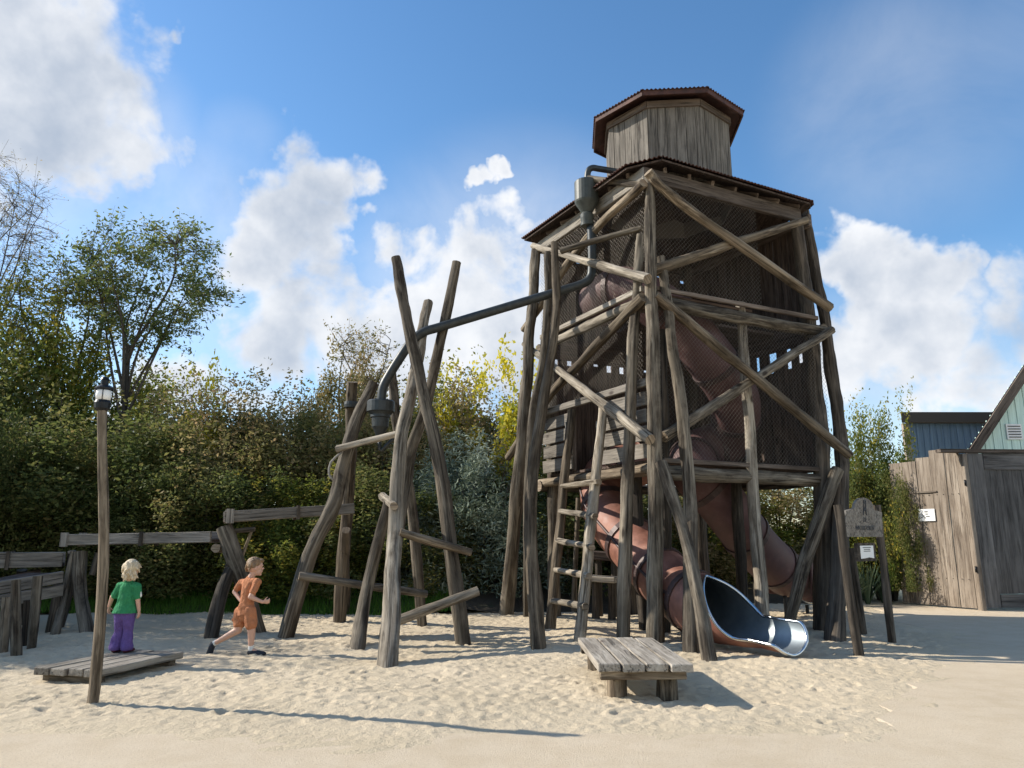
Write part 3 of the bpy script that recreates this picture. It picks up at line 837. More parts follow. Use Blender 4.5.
# ------------------------------------------------------------------ tube slides
def tube_path(pts, n=90): return catmull(pts, n)


def slide_tube(name, C, r, parent, mat='slide', open_from=None, end_half=R(88), shell=.018, inner=None):
    """hollow tube along C; past open_from the top opens up into a chute"""
    bm = bmesh.new(); wc = wclayer(bm); N = 28; rimpts = []; grids = []
    fr = []
    for i, p in enumerate(C):
        t = (C[min(i + 1, len(C) - 1)] - C[max(i - 1, 0)]).normalized(); s = t.cross(Vector((0, 0, 1))).normalized(); u = s.cross(t); fr.append((t, s, u))
    for rr in (r, r - shell):
        Gd = []
        for i, p in enumerate(C):
            f = i / (len(C) - 1); t, s, u = fr[i]; ha = math.pi; roll = 0
            rad = rr
            if open_from is not None and f > open_from:
                q = (f - open_from) / (1 - open_from); z_ = min(1, q / .46); ha = math.pi - (math.pi - end_half) * (z_ ** .75 * .5 + .5 * z_ * z_ * (3 - 2 * z_)); ha *= 1 - .55 * max(0, (q - .86) / .14) ** 2.5; roll = R(22) * min(1, q * 2)
                rad = rr * (1 - .27 * min(1, q * 1.6) + .10 * max(0, q - .6))
            row = []
            for k in range(N + 1):
                a = -ha + 2 * ha * k / N - roll
                row.append(bm.verts.new(p + (s * math.sin(a) - u * math.cos(a)) * rad))
            Gd.append(row)
        grids.append(Gd)
    for gi, Gd in enumerate(grids):
        for i in range(len(C) - 1):
            for k in range(N):
                q = (Gd[i][k], Gd[i][k + 1], Gd[i + 1][k + 1], Gd[i + 1][k])
                f = bm.faces.new(q if gi == 0 else q[::-1]); f.smooth = True; f.material_index = gi
    g0, g1 = grids
    for e in (0, -1):
        for k in range(N): bm.faces.new((g0[e][k], g0[e][k + 1], g1[e][k + 1], g1[e][k]))
    rim = None
    if open_from is not None:
        i0 = int(open_from * (len(C) - 1)) + 1
        left = [g0[i][0].co.copy() for i in range(i0, len(C))]; right = [g0[i][N].co.copy() for i in range(i0, len(C))]
        endr = [g0[-1][k].co.copy() for k in range(1, N)]
        rim = [p for p in left[::-1]] ; rim = right[:]  # top -> end right
        full = left + endr + right[::-1]
        rim = full
    o = obj(name, bm, [M[mat], M[inner or 'flange']], parent)
    if rim:
        bm = bmesh.new(); tube_bm(bm, rim + [rim[0]], .022, 8, smooth_pts=False, caps=False); obj('rim', bm, M['rim'], parent)
    return fr


def flange(C, i, r, parent, w=.05, rr=.025):
    bm = bmesh.new(); a, b_ = C[i], C[min(i + 1, len(C) - 1)]; t = (b_ - a).normalized(); s = t.cross(Vector((0, 0, 1))).normalized(); u = s.cross(t); N = 28
    rings = []
    for (dz, rad) in ((-w, r + .002), (-w, r + rr), (w, r + rr), (w, r + .002)):
        rings.append([bm.verts.new(a + t * dz + (s * math.sin(2 * math.pi * k / N) + u * math.cos(2 * math.pi * k / N)) * rad) for k in range(N)])
    for j in range(3):
        for k in range(N): bm.faces.new((rings[j][k], rings[j][(k + 1) % N], rings[j + 1][(k + 1) % N], rings[j + 1][k])).smooth = False
    obj('flange', bm, M['flange'], parent)


sf = G(790, 662); slA = thing('tube_slide', Vector((sf.x, sf.y, 0)), 'sunlit copper brown tube slide with an open steel chute at the front of the tower', 'slide')
RS = .42
CA = tube_path([W(640, 462, 13.6), W(607, 476, 13.4), W(608, 512, 12.9), W(636, 548, 12.1), W(672, 585, 11.2), W(704, 607, 10.45), W(736, 617, 9.95), W(767, 623, 9.55), W(793, 627, 9.25)], 130)
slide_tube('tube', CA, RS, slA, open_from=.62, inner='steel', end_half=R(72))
for i in (14, 30, 46, 60, 76): flange(CA, i, RS, slA)
for sg in (-1, 1):   # bolted seam along the flanks
    pts = []
    for i in range(8, 78):
        t = (CA[i + 1] - CA[i - 1]).normalized(); q = t.cross(Vector((0, 0, 1))).normalized(); u = q.cross(t); pts.append(CA[i] + (q * sg * math.cos(.25) + u * math.sin(.25)) * (RS + .004))
    bm = bmesh.new(); tube_bm(bm, pts, .024, 6, smooth_pts=False); obj('seam', bm, M['flange'], slA)
bm = bmesh.new()
e = CA[-8]; lathe_bm(bm, [(.10, -.2), (.085, e.z - RS + .04)], (e.x, e.y, 0), 16)
obj('support', bm, M['slide'], slA)
bm = bmesh.new(); e = CA[70]; lathe_bm(bm, [(.05, -.2), (.05, max(.05, e.z - RS + .03))], (e.x, e.y, 0), 12); obj('support', bm, M['black_metal'], slA)

sf2 = G(795, 612); slB = thing('tube_slide', Vector((5.2, 14.6, 0)), 'shaded maroon tube slide spiralling down through the tower and out at its back right', 'slide')
CB = tube_path([T(.55, 2.3, ZF2 + .55), W(622, 290, 12.7), W(664, 310, 12.35), W(705, 352, 12.3), W(735, 400, 12.9), W(728, 440, 13.7), W(700, 452, 13.6), W(694, 470, 12.9), W(722, 503, 12.9), W(757, 548, 13.6), W(788, 575, 14.4), W(812, 586, 15.0)], 150)
slide_tube('tube', CB, .42, slB, mat='slide_maroon_shade', open_from=.90, inner='flange', end_half=R(95))
for i in (12, 30, 45, 60, 75, 90, 104, 118, 130): flange(CB, i, .42, slB)
for k in (-5, -17):
    e = CB[k]; bm = bmesh.new(); lathe_bm(bm, [(.035, -.2), (.035, e.z - .40)], (e.x, e.y, 0), 10); obj('support', bm, M['black_metal'], slB)
bm = bmesh.new(); e = CB[-1]; t = (CB[-1] - CB[-6]); t.z = 0; t.normalize(); s = Vector((t.y, -t.x, 0))
for sg in (-1, 1):
    beam_bm(bm, e + s * sg * .46 - t * .9 + Vector((0, 0, .18)), e + s * sg * .46 + Vector((0, 0, .10)), .03, .6)
obj('side_panel', bm, M['slide_maroon_shade'], slB)

# ------------------------------------------------------------------ water pipe with its two funnels
pp = thing('water_pipe', GS(383, 640) * 1.0, 'dark grey pipe with two funnels running from the tower roof to the climbing logs', 'pipe')
YA = 12.0


def pipe(pts, r): bm = bmesh.new(); tube_bm(bm, pts, r, 14, step=.07); obj('pipe', bm, M['pipe'], pp)


pipe([W(591, 226, YA), W(592, 245, YA), W(592, 268, YA), W(590, 278, YA), W(582, 284, YA), W(560, 291, YA - .03), W(500, 309, 11.85), W(440, 327, 11.7), W(424, 332, 11.65), W(412, 341, 11.63), W(402, 355, 11.6), W(390, 374, 11.6), W(383, 388, 11.6), W(381, 404, 11.6)], .075)
pipe([W(587, 184, YA), W(588, 172, YA), W(592, 168, YA), W(600, 169, YA + .1), W(625, 173, YA + .3)], .055)
f0 = W(585, 184, YA); f1 = W(587, 218, YA); zt, zb = f0.z, W(588, 226, YA).z
bm = bmesh.new(); lathe_bm(bm, [(.08, zb), (.11, zb), (.115, zb + .05), (.10, zb + .06), (.115, zb + .14), (.12, zb + .20), (.09, zb + .24), (.20, zb + .42), (.21, zb + .45), (.21, zt + .02), (.19, zt + .04), (.06, zt + .05)], (f1.x, f1.y, 0)); obj('funnel', bm, M['funnel'], pp)
g0 = W(381, 402, 11.6); z = g0.z
bm = bmesh.new(); lathe_bm(bm, [(.03, z - .62), (.10, z - .45), (.13, z - .40), (.14, z - .26), (.16, z - .25), (.16, z - .21), (.19, z - .17), (.22, z - .16), (.22, z + .0), (.20, z + .02), (.07, z + .03)], (g0.x, g0.y, 0)); obj('funnel', bm, M['pipe'], pp)
pipe([Vector((g0.x, g0.y, z - .60)), Vector((g0.x + .02, g0.y, z - .78)), W(392, 440, 11.6), W(402, 434, 11.6)], .03)

# ------------------------------------------------------------------ climbing frame of crossed logs
cf = thing('climbing_frame', Vector((-2.1, 11.4, 0)), 'leaning crossed grey logs with slanting rungs left of the tower forming a climbing frame', 'climbing frame')


def cl(name, px, r0, r1, mat='log', Ys=None, ground=True, **kw):
    pts = []
    if ground:
        f = GS(*px[0]); Y0 = f.y; pts.append(Vector((f.x, f.y, f.z - .25)))
    else: Y0 = Ys[0]; pts.append(W(px[0][0], px[0][1], Y0))
    for i, p in enumerate(px[1:], 1): pts.append(W(p[0], p[1], Ys[i] if Ys else Y0))
    return log(name, pts, r0 * .8, r1 * .82, cf, mat, **kw)


cl('post', [(281, 638), (308, 560), (334, 505), (343, 465), (357, 420), (374, 383)], .15, .11, 'log', [0, 11.5, 11.6, 11.7, 11.8, 11.9])
cl('post', [(340, 622), (346, 520), (350, 450), (352, 382)], .13, .115, 'log_warm', [0, 13.3, 13, 12.7])
cl('post', [(466, 645), (440, 470), (412, 345), (396, 258)], .135, .10, 'log', [0, 11.0, 11.2, 11.4])
cl('post', [(387, 670), (394, 560), (402, 440), (418, 360), (428, 302)], .145, .10, 'log_pale', [0, 10.3, 11.0, 11.6, 12.0])
cl('post', [(384, 640), (406, 480), (431, 385), (457, 262)], .12, .095, 'log', [0, 12.0, 11.9, 11.8])
cl('post', [(355, 650), (366, 590), (389, 502)], .13, .085, 'log', [0, 10.7, 10.9])
cl('post', [(423, 626), (412, 505), (398, 430), (391, 366)], .11, .09, 'log', [0, 12.6, 12.4, 12.2])
cl('rung', [(299, 576), (427, 594)], .075, .07, 'log', [11.25, 11.9], False)
cl('rung', [(400, 532), (471, 553)], .075, .065, 'log_warm', [10.45, 10.7], False)
cl('rung', [(389, 624), (478, 591)], .085, .075, 'log', [10.05, 10.45], False)
cl('rung', [(337, 449), (399, 433)], .07, .055, 'log_pale', [11.55, 11.2], False)
cl('rung', [(382, 496), (394, 506)], .075, .07, 'log_pale', [11.3, 10.5], False, bend=0)
bm = bmesh.new(); tube_bm(bm, [W(342, 452, 11.55), W(331, 462, 11.5), W(329, 474, 11.5), W(333, 480, 11.5)], .018, 8); obj('grab_handle', bm, M['rope'], cf)
for a, b_, Y in (((352, 404), (360, 402), 12.5),):
    bm = bmesh.new(); c = W(352, 405, 12.72); lathe_bm(bm, [(.135, -.05), (.14, 0), (.135, .05)], c, 18); obj('metal_strap', bm, M['pipe'], cf)

# ------------------------------------------------------------------ wooden water troughs
def trough(name, p0, p1, w, h, label, posts):
    p0 = Vector(p0); p1 = Vector(p1); t = (p1 - p0).normalized(); s = Vector((t.y, -t.x, 0)).normalized()
    th = thing(name, Vector(((p0.x + p1.x) / 2, (p0.y + p1.y) / 2, 0)), label, 'trough')
    for sg in (-1, 1):
        bm = bmesh.new(); m = p0.lerp(p1, .55)
        beam_bm(bm, p0 + s * sg * w / 2, m + s * sg * w / 2 - t * .006, .05, h, jit=.006); beam_bm(bm, m + s * sg * w / 2 + t * .006, p1 + s * sg * w / 2, .05, h * .97, jit=.006); bevel(bm, .006)
        obj('side_board', bm, [M['plank']], th)
        bm = bmesh.new(); beam_bm(bm, m + s * sg * (w / 2 + .035) - Vector((0, 0, h / 2 + .03)), m + s * sg * (w / 2 + .035) + Vector((0, 0, h / 2 + .02)), .05, .05, up=t); obj('batten', bm, [M['log_dark']], th)
        bm = bmesh.new(); beam_bm(bm, p0 + t * .08 + s * sg * (w / 2 + .035) - Vector((0, 0, h / 2 + .02)), p0 + t * .08 + s * sg * (w / 2 + .035) + Vector((0, 0, h / 2 + .03)), .05, .11, up=t); obj('batten', bm, [M['plank']], th)
    bm = bmesh.new(); beam_bm(bm, p0 - Vector((0, 0, h / 2 - .03)), p1 - Vector((0, 0, h / 2 - .03)), w - .06, .04); obj('bottom_board', bm, [M['plank_brown']], th)
    for pts, r0, r1, mt in posts: log('post', pts, r0 * .85, r1 * .85, th, mt)
    return th


def gp(px, py, z=0.0): p = GS(px, py); return Vector((p.x, p.y, p.z - .2))


trough('water_trough', W(69, 540, 12.3), W(217, 537, 11.9), .34, .17, 'straight grey board water trough on thick posts behind the girl',
       [([gp(91, 634), W(81, 595, 12.1), W(80, 552, 12.2)], .12, .13, 'log'), ([gp(54, 636), W(63, 600, 12.1), W(74, 552, 12.3)], .08, .06, 'log'),
        ([W(98, 553, 12.2), W(92, 575, 12.15)], .06, .05, 'log_dark'), ([gp(56, 628), W(68, 590, 12.8), W(72, 552, 12.5)], .10, .08, 'log_dark')])
trough('water_trough', W(224, 517, 11.8), W(352, 509, 12.6), .34, .17, 'higher grey board trough between the forked post and the climbing logs',
       [([gp(262, 632), W(240, 575, 11.75), W(224, 527, 11.75)], .14, .15, 'log'), ([gp(208, 640), W(222, 590, 11.55), W(236, 556, 11.9)], .13, .11, 'log_dark'),
        ([W(216, 548, 11.7), W(224, 549, 12.3)], .08, .075, 'log_warm'), ([W(230, 531, 11.8), W(255, 529, 11.85)], .045, .04, 'log_dark'), ([W(240, 562, 12.0), W(252, 530, 12.0)], .03, .025, 'log_warm'), ([W(232, 556, 12.0), W(236, 530, 12.0)], .03, .025, 'log_warm'), ([gp(346, 612), W(346, 530, 12.9)], .09, .09, 'log_dark')])
trough('water_trough', W(-60, 561, 11.9), W(64, 559, 12.6), .36, .24, 'lower grey board trough running out of the photo at the left edge',
       [([gp(20, 622), W(22, 570, 12.6)], .09, .09, 'log_dark'), ([gp(-40, 640), W(-40, 572, 12.0)], .09, .09, 'log_dark')])
wt = thing('water_table', gp(35, 650) * 1.0, 'dark low wooden water table with upright posts and boards at the left edge', 'water table')
for (pb, ptp, r) in (((4, 652), (7, 597), .075), ((19, 655), (16, 580), .075), ((32, 648), (38, 576), .08), ((50, 632), (60, 572), .085), ((25, 645), (27, 600), .05)):
    f = gp(*pb); log('post', [f, W(ptp[0], ptp[1], f.y + .02)], r * .8, r * .72, wt, 'log_dark' if pb[0] in (25, 50) else 'log')
for y0, y1 in ((586, 577), (600, 590)):
    beam('board', W(-10, y0 + 3, 10.2), W(62, y1, 11.5), .05, .17, wt, 'plank')
beam('board', W(-30, 590, 11.5), W(40, 574, 12.6), .05, .16, wt, 'plank_brown')
beam('table_top', W(-10, 583, 11.0), W(40, 574, 12.0), .35, .04, wt, 'plank_brown')

# ------------------------------------------------------------------ low plank platforms
def plank_platform(pos, rz, w, L, h, label, cat, legs):
    th = thing('plank_bench' if legs else 'plank_platform', Vector((0, 0, 0)), label, cat)
    n = 4; pw = w / n
    for i in range(n):
        bm = bmesh.new(); x = -w / 2 + (i + .5) * pw; e0 = random.uniform(-.03, .03); e1 = random.uniform(-.03, .03)
        beam_bm(bm, (x, -L / 2 + e0, h - .035), (x, L / 2 + e1, h - .035), pw - .018, .07, jit=.004); bevel(bm, .007); obj('plank', bm, [M['plank_deck']], th)
    for y in (-L / 2 + .12, L / 2 - .15):
        hh = .075 if legs else h - .07
        bm = bmesh.new(); beam_bm(bm, (-w / 2 + .03, y, h - .072 - hh / 2), (w / 2 - .05, y, h - .072 - hh / 2), .10, hh, jit=.004); bevel(bm, .008); obj('cross_beam', bm, [M['log_warm']], th)
        if legs:
            for x in (-w / 2 + .2, w / 2 - .2): log('leg', [Vector((x, y + .12, -.2)), Vector((x, y + .12, h - .1))], .09, .085, th, 'log_warm', bend=0)
    th.location = pos; th.rotation_euler = (0, 0, rz); ORG[th] = Vector(pos)
    return th


plank_platform((1.18, 7.88, 0.0), R(1.0), .86, 1.80, .34, 'low grey plank bench on short log legs in front of the tower', 'bench', True)
plank_platform((-4.33, 8.52, 0.0), R(-15), .78, 1.30, .15, 'low sunlit plank platform on the sand under the girl', 'platform', False)

# ------------------------------------------------------------------ lamp post
lf = GS(92, 706); lamp = thing('lamp_post', Vector((lf.x, lf.y, 0)), 'slender leaning wooden pole with a black and glass lantern on top', 'lamp post')
log('pole', [Vector((lf.x, lf.y, -.25)), W(99, 640, 6.98), W(103, 520, 7.0), W(102, 408, 7.02)], .047, .042, lamp, 'log_warm', bend=.25)
c = W(102, 408, 7.02); lan = None
bm = bmesh.new(); lathe_bm(bm, [(.043, -.03), (.07, -.005), (.074, .05), (.064, .075)], c, 20); lan = obj('lantern', bm, M['black_metal'], lamp)
bm = bmesh.new(); lathe_bm(bm, [(.062, .075), (.068, .12), (.066, .165), (.058, .175)], c, 20); obj('glass', bm, M['white'], lan, smooth=True)
bm = bmesh.new(); lathe_bm(bm, [(.06, .173), (.082, .18), (.084, .195), (.06, .215), (.035, .225), (.035, .27), (.042, .275), (.03, .30), (.008, .31)], c, 20); obj('cap', bm, M['black_metal'], lan)
for k in range(4):
    a = k * math.pi / 2 + .4; bm = bmesh.new(); q = c + Vector((.074 * math.cos(a), .074 * math.sin(a), 0)); tube_bm(bm, [q + Vector((0, 0, .07)), q + Vector((0, 0, .185))], .004, 6, smooth_pts=False); obj('bar', bm, M['black_metal'], lan)

# ------------------------------------------------------------------ name sign
def text_bm(s, size, extr=.004):
    cu = bpy.data.curves.new('lettering', 'FONT'); cu.body = s; cu.size = size; cu.extrude = extr; cu.align_x = 'CENTER'; cu.align_y = 'CENTER'
    o = bpy.data.objects.new('lettering', cu); COL.objects.link(o); dg = bpy.context.evaluated_depsgraph_get(); me = bpy.data.meshes.new_from_object(o.evaluated_get(dg))
    bm = bmesh.new(); bm.from_mesh(me); bpy.data.objects.remove(o); bpy.data.meshes.remove(me); return bm


sl_, sr_ = GS(860, 656), GS(893, 643)
sign = thing('name_sign', Vector(((sl_.x + sr_.x) / 2, (sl_.y + sr_.y) / 2, 0)), 'weathered wooden name board with rounded top between two dark posts beside the path', 'sign')
log('post', [Vector((sl_.x, sl_.y, -.25)), W(838, 505, sl_.y + .15)], .06, .055, sign, 'log_dark')
log('post', [Vector((sr_.x, sr_.y, -.25)), W(877, 505, sr_.y + .0)], .055, .05, sign, 'log_dark')
f = GS(864, 634); log('post', [Vector((f.x, f.y, -.25)), W(851, 548, f.y)], .05, .05, sign, 'log_dark')
tl_ = W(839, 510, 10.0); tr2 = W(877, 510, 10.75); ex = Vector((tr2.x - tl_.x, tr2.y - tl_.y, 0)); wS = ex.length * .95; ex.normalize(); ez = Vector((.12, 0, -1)).normalized() * -1; en = ex.cross(Vector((0, 0, 1))).normalized()
cS = W(859.5, 519, 10.32) + en * .05; ztop = .155
outl = [(-.5 * wS, -.24), (.5 * wS, -.24), (.5 * wS, .10), (.36 * wS, .12), (.30 * wS, .12)]
for k in range(0, 9): a = math.pi * k / 8; outl.append((.27 * wS * math.cos(a), .14 + .15 * math.sin(a)))
outl += [(-.36 * wS, .12), (-.5 * wS, .10)]
shear = -.16


def SB(x, z, d): return cS + ex * (x + shear * z * -1) + Vector((0, 0, z)) + en * d


def prism(outl, d0, d1, f=SB):
    bm = bmesh.new(); wc = wclayer(bm); A = [bm.verts.new(f(x, z, d0)) for x, z in outl]; B = [bm.verts.new(f(x, z, d1)) for x, z in outl]; n = len(outl)
    for (x, z), v in zip(outl, A): v[wc] = Vector((x, z, z * .2))
    for (x, z), v in zip(outl, B): v[wc] = Vector((x, z, z * .2))
    for k in range(n): bm.faces.new((A[k], A[(k + 1) % n], B[(k + 1) % n], B[k]))
    bm.faces.new(A[::-1]); bm.faces.new(B); bmesh.ops.recalc_face_normals(bm, faces=bm.faces); return bm


board = obj('name_board', prism(outl, -.02, .02), [M['plank']], sign)


def letter(s, size, x, z, parent, f=SB, d=.022, mat='print'):
    bm = text_bm(s, size, .003)
    for v in bm.verts: v.co = f(v.co.x + x, v.co.y + z, d + v.co.z)
    return obj('lettering', bm, M[mat], parent)


letter('DE', .09, 0, -.015, board); letter('WATERTOREN', .085, 0, -.125, board)
# little derrick emblem above the words
bm = bmesh.new()
for (x0, z0, x1, z1) in ((-.05, .05, -.02, .22), (.05, .05, .02, .22), (-.045, .08, .03, .17), (.045, .08, -.03, .17), (-.04, .13, .04, .13), (-.035, .22, .035, .22), (-.03, .25, .03, .25), (-.03, .22, -.03, .25), (.03, .22, .03, .25)):
    a, b_ = SB(x0, z0, .024), SB(x1, z1, .024); beam_bm(bm, a, b_, .008, .014, up=Vector((0, 0, 1)) if abs(x1 - x0) > abs(z1 - z0) else en)
obj('emblem', bm, M['print'], board)
cN = W(863, 552, 10.3) + en * .03


def SN(x, z, d): return cN + ex * x + Vector((0, 0, z)) + en * d


nb = obj('notice_board', prism([(-.27, -.12), (.27, -.12), (.27, .12), (-.27, .12)], -.02, .02, SN), [M['log_dark']], sign)
ns = obj('notice_sheet', prism([(-.19, -.085), (-.05, -.08), (.05, -.07), (.20, -.085), (.20, .085), (-.19, .085)], .021, .026, SN), [M['white']], nb)
bm = bmesh.new()
for i, (wd, zz) in enumerate(((.24, .06), (.18, .035), (.20, .012))): beam_bm(bm, SN(-wd / 2, zz, .0275), SN(wd / 2, zz, .0275), .002, .009)
obj('print_line', bm, M['print'], ns)

# ------------------------------------------------------------------ fence, gate and sheds on the right
fb0 = G(978, 610); fb1 = G(893, 603); fdir = (fb1 - fb0).normalized(); FO = fb0.copy(); fL = (fb1 - fb0).length - .25
fence = thing('plank_fence', FO + fdir * 1.2, 'tall sunlit fence of upright boards with stepped tops beside the shaded gate', 'fence')
fn = Vector((fdir.y, -fdir.x, 0));
if fn.x > 0: fn = -fn
ztf = (W(962, 450, FO.y)).z
nb_ = int(fL / .30)
bm = bmesh.new()
for i in range(nb_):
    x = (i + .5) * fL / nb_; h = ztf - [.06, .0, .12, .2, .2, .22][min(i, 5)] + random.uniform(-.02, .02)
    box_bm(bm, FO + fdir * x + fn * (.012 if i % 2 else 0) + Vector((0, 0, h / 2 + .03)), fdir * (fL / nb_ - .012) / 2, fn * .014, Vector((0, 0, h / 2)), .004, along=2)
obj('board', bm, [M['plank_fence']], fence)
bm = bmesh.new()
for i in range(nb_):
    for z in (.6, 2.35):
        for q in (-.07, .07): box_bm(bm, FO + fdir * ((i + .5) * fL / nb_ + q) + fn * .028 + Vector((0, 0, z)), fdir * .008, fn * .003, Vector((0, 0, .008)))
obj('nail_head', bm, M['black_metal'], fence)['kind'] = 'stuff'
bm = bmesh.new(); beam_bm(bm, FO + fdir * .55 + fn * .035 + Vector((0, 0, 2.42)), FO + fdir * (fL - .2) + fn * .035 + Vector((0, 0, 2.42)), .03, .03, jit=.003); obj('rail', bm, [M['plank_fence']], fence)
for z in (.6, 2.6):
    bm = bmesh.new(); beam_bm(bm, FO + fdir * .05 - fn * .06 + Vector((0, 0, z)), FO + fdir * (fL - .05) - fn * .06 + Vector((0, 0, z)), .06, .1); obj('rail', bm, [M['plank_fence']], fence)
# small white notice
fsn = thing('notice', FO, 'small white notice with dark pictograms screwed to the sunlit fence', 'sign')
def onfence(px, py, off=.03):
    n = fn; d = ray(px, py); t = (n.dot(FO) + off) / n.dot(Vector((d.x, d.y, 0))); return d * t + Vector((0, 0, HCAM))
cF = onfence(926.5, 515, .045); fsn.location = cF; ORG[fsn] = cF.copy()
def SF(x, z, d): return cF - fdir * x + Vector((0, 0, z)) + fn * d
obj('notice_sheet', prism([(-.19, -.13), (.19, -.13), (.19, .13), (-.19, .13)], -.01, .004, SF), [M['white']], fsn)
bm = bmesh.new()
for (x, z, wx, wz) in ((.0, .07, .07, .02), (.01, .02, .06, .016), (.03, -.03, .08, .016), (-.06, -.02, .03, .03), (-.11, -.05, .03, .03), (-.04, -.06, .03, .03), (-.09, .01, .02, .02)):
    box_bm(bm, SF(x, z, .0065), fdir * wx / 2, fn * .0015, Vector((0, 0, wz / 2)), 0)
obj('pictogram', bm, M['print'], fsn)

gdir = Vector((1, .06, 0)).normalized(); GO = FO + Vector((.02, -.05, 0)); GH = (W(975, 452, GO.y)).z; GW = 2.6
gate = thing('wooden_gate', GO + gdir * GW / 2, 'tall dark grey wooden gate in the shade at the right edge', 'gate')
gn = Vector((gdir.y, -gdir.x, 0))
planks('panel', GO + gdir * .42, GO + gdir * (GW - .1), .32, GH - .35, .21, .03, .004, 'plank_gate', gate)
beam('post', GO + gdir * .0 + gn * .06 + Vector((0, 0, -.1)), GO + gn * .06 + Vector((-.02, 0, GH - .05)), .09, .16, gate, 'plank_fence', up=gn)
for a, b_, w in ((.09, .42, None),):
    box = bmesh.new(); box_bm(box, GO + gdir * .255 + gn * .02 + Vector((0, 0, GH / 2)), gdir * .165, gn * .03, Vector((0, 0, GH / 2 - .04)), .002, along=2); obj('stile', box, [M['plank_gate']], gate)
for z, h in ((.18, .26), (GH - .2, .34)):
    box = bmesh.new(); box_bm(box, GO + gdir * (GW / 2 + .22) + gn * .018 + Vector((0, 0, z)), gdir * (GW / 2 - .22), gn * .028, Vector((0, 0, h / 2)), .002, along=0); obj('cross_rail', box, [M['plank_gate']], gate)
box = bmesh.new(); box_bm(box, GO + gdir * (GW / 2 - .2) + gn * .0 + Vector((0, 0, GH + .02)), gdir * (GW / 2 + .3), gn * .09, Vector((0, 0, .035)), 0, along=0); obj('capping', box, [M['timber_trim']], gate)
for z in (.75, 2.5):
    bm = bmesh.new(); q = GO + gn * .12 + Vector((-.07, 0, z)); tube_bm(bm, [q, q + Vector((0, 0, .12))], .02, 8, smooth_pts=False); obj('hinge', bm, M['black_metal'], gate)

# mint gabled shed
YM = 19.0; p0 = W(966, 449, YM); pt = W(1030, 352, YM); slope = (pt.z - p0.z) / (pt.x - p0.x)
hw = 3.4; xl = p0.x - (p0.z - 2.6) / slope; xr = xl + 2 * hw; zr = 2.6 + slope * hw
shed = thing('gabled_shed', Vector((xl + hw, YM, 0)), 'pale mint boarded gable end with brown roof edge behind the gate', 'shed')
bm = bmesh.new(); n = 56
for i in range(n):
    x = xl + .2 + (2 * hw - .4) * (i + .5) / n; zt = 2.6 + slope * (hw - abs(x - (xl + hw))) - .12; w = (2 * hw - .4) / n
    box_bm(bm, Vector((x, YM + (.012 if i % 2 else 0), zt / 2)), Vector((w * .47, 0, 0)), Vector((0, .02, 0)), Vector((0, 0, zt / 2)), 0, along=2)
box_bm(bm, Vector((xl + hw, YM + .06, 1.3)), Vector((hw - .2, 0, 0)), Vector((0, .02, 0)), Vector((0, 0, 1.3)), 0)
obj('gable_wall', bm, M['greenwall'], shed)
DV = Vector((.78, .63, 0)).normalized()
for sg in (-1, 1):
    a = Vector((xl + hw, YM, zr)); b_ = Vector((xl + hw + sg * (hw + .25), YM, 2.6 - slope * .25)); nrm_ = Vector((sg * slope, 0, 1)).normalized()
    bm = bmesh.new(); beam_bm(bm, a + nrm_ * -.06 + Vector((0, -.30, 0)), b_ + nrm_ * -.06 + Vector((0, -.30, 0)), .05, .22, up=nrm_); obj('barge_board', bm, [M['timber_trim']], shed)
    bm = bmesh.new(); up_ = Vector((0, 0, .05)); vs = [bm.verts.new(q) for q in [p + Vector((0, -.27, .06)) + e + k for k in (Vector(), up_) for (p, e) in ((a, Vector()), (b_, Vector()), (b_, DV * 7), (a, DV * 7))]]
    for q in ((3, 2, 1, 0), (4, 5, 6, 7), (0, 1, 5, 4), (1, 2, 6, 5), (2, 3, 7, 6), (3, 0, 4, 7)): bm.faces.new([vs[k] for k in q])
    bmesh.ops.recalc_face_normals(bm, faces=bm.faces); obj('roof', bm, M['black_metal'], shed)
for x in (xl + .22, xr - .22):
    bm = bmesh.new(); box_bm(bm, Vector((x, YM + .1, 1.3)) + DV * 3.2, Vector((.03, -.03, 0)), DV * 3.2, Vector((0, 0, 1.3)), 0); obj('side_wall', bm, M['greenwall'], shed)
vc = W(1013, 432, YM); bm = bmesh.new(); box_bm(bm, vc + Vector((0, -.04, 0)), Vector((.2, 0, 0)), Vector((0, .02, 0)), Vector((0, 0, .2)), 0); vt = obj('vent', bm, M['white'], shed)
bm = bmesh.new()
for k in range(5): box_bm(bm, vc + Vector((0, -.065, -.14 + k * .07)), Vector((.16, 0, 0)), Vector((0, .005, 0)), Vector((0, 0, .012)), 0)
obj('louvre', bm, M['print'], vt)
# blue clad box building
YB = 24.0; a = W(903, 413, YB); b_ = W(1010, 413, YB); bl = thing('blue_building', Vector(((a.x + b_.x) / 2, YB, 0)), 'flat roofed building with blue ribbed cladding behind the fence', 'building')
H2 = a.z; x0, x1 = a.x, b_.x + 2
bm = bmesh.new(); x = x0 + .15; k = 0
while x < x1:
    box_bm(bm, Vector((x + .055, YB + (.03 if k % 2 else 0), (H2 - .35) / 2)), Vector((.056, 0, 0)), Vector((0, .02, 0)), Vector((0, 0, (H2 - .35) / 2)), 0, along=2); x += .11; k += 1
obj('front_wall', bm, M['bluewall'], bl)
bm = bmesh.new(); box_bm(bm, Vector((x0 + .03, YB, (H2 - .35) / 2)), Vector((.10, 0, 0)), Vector((0, .06, 0)), Vector((0, 0, (H2 - .35) / 2)), 0); obj('corner_post', bm, [M['plank_fence']], bl)
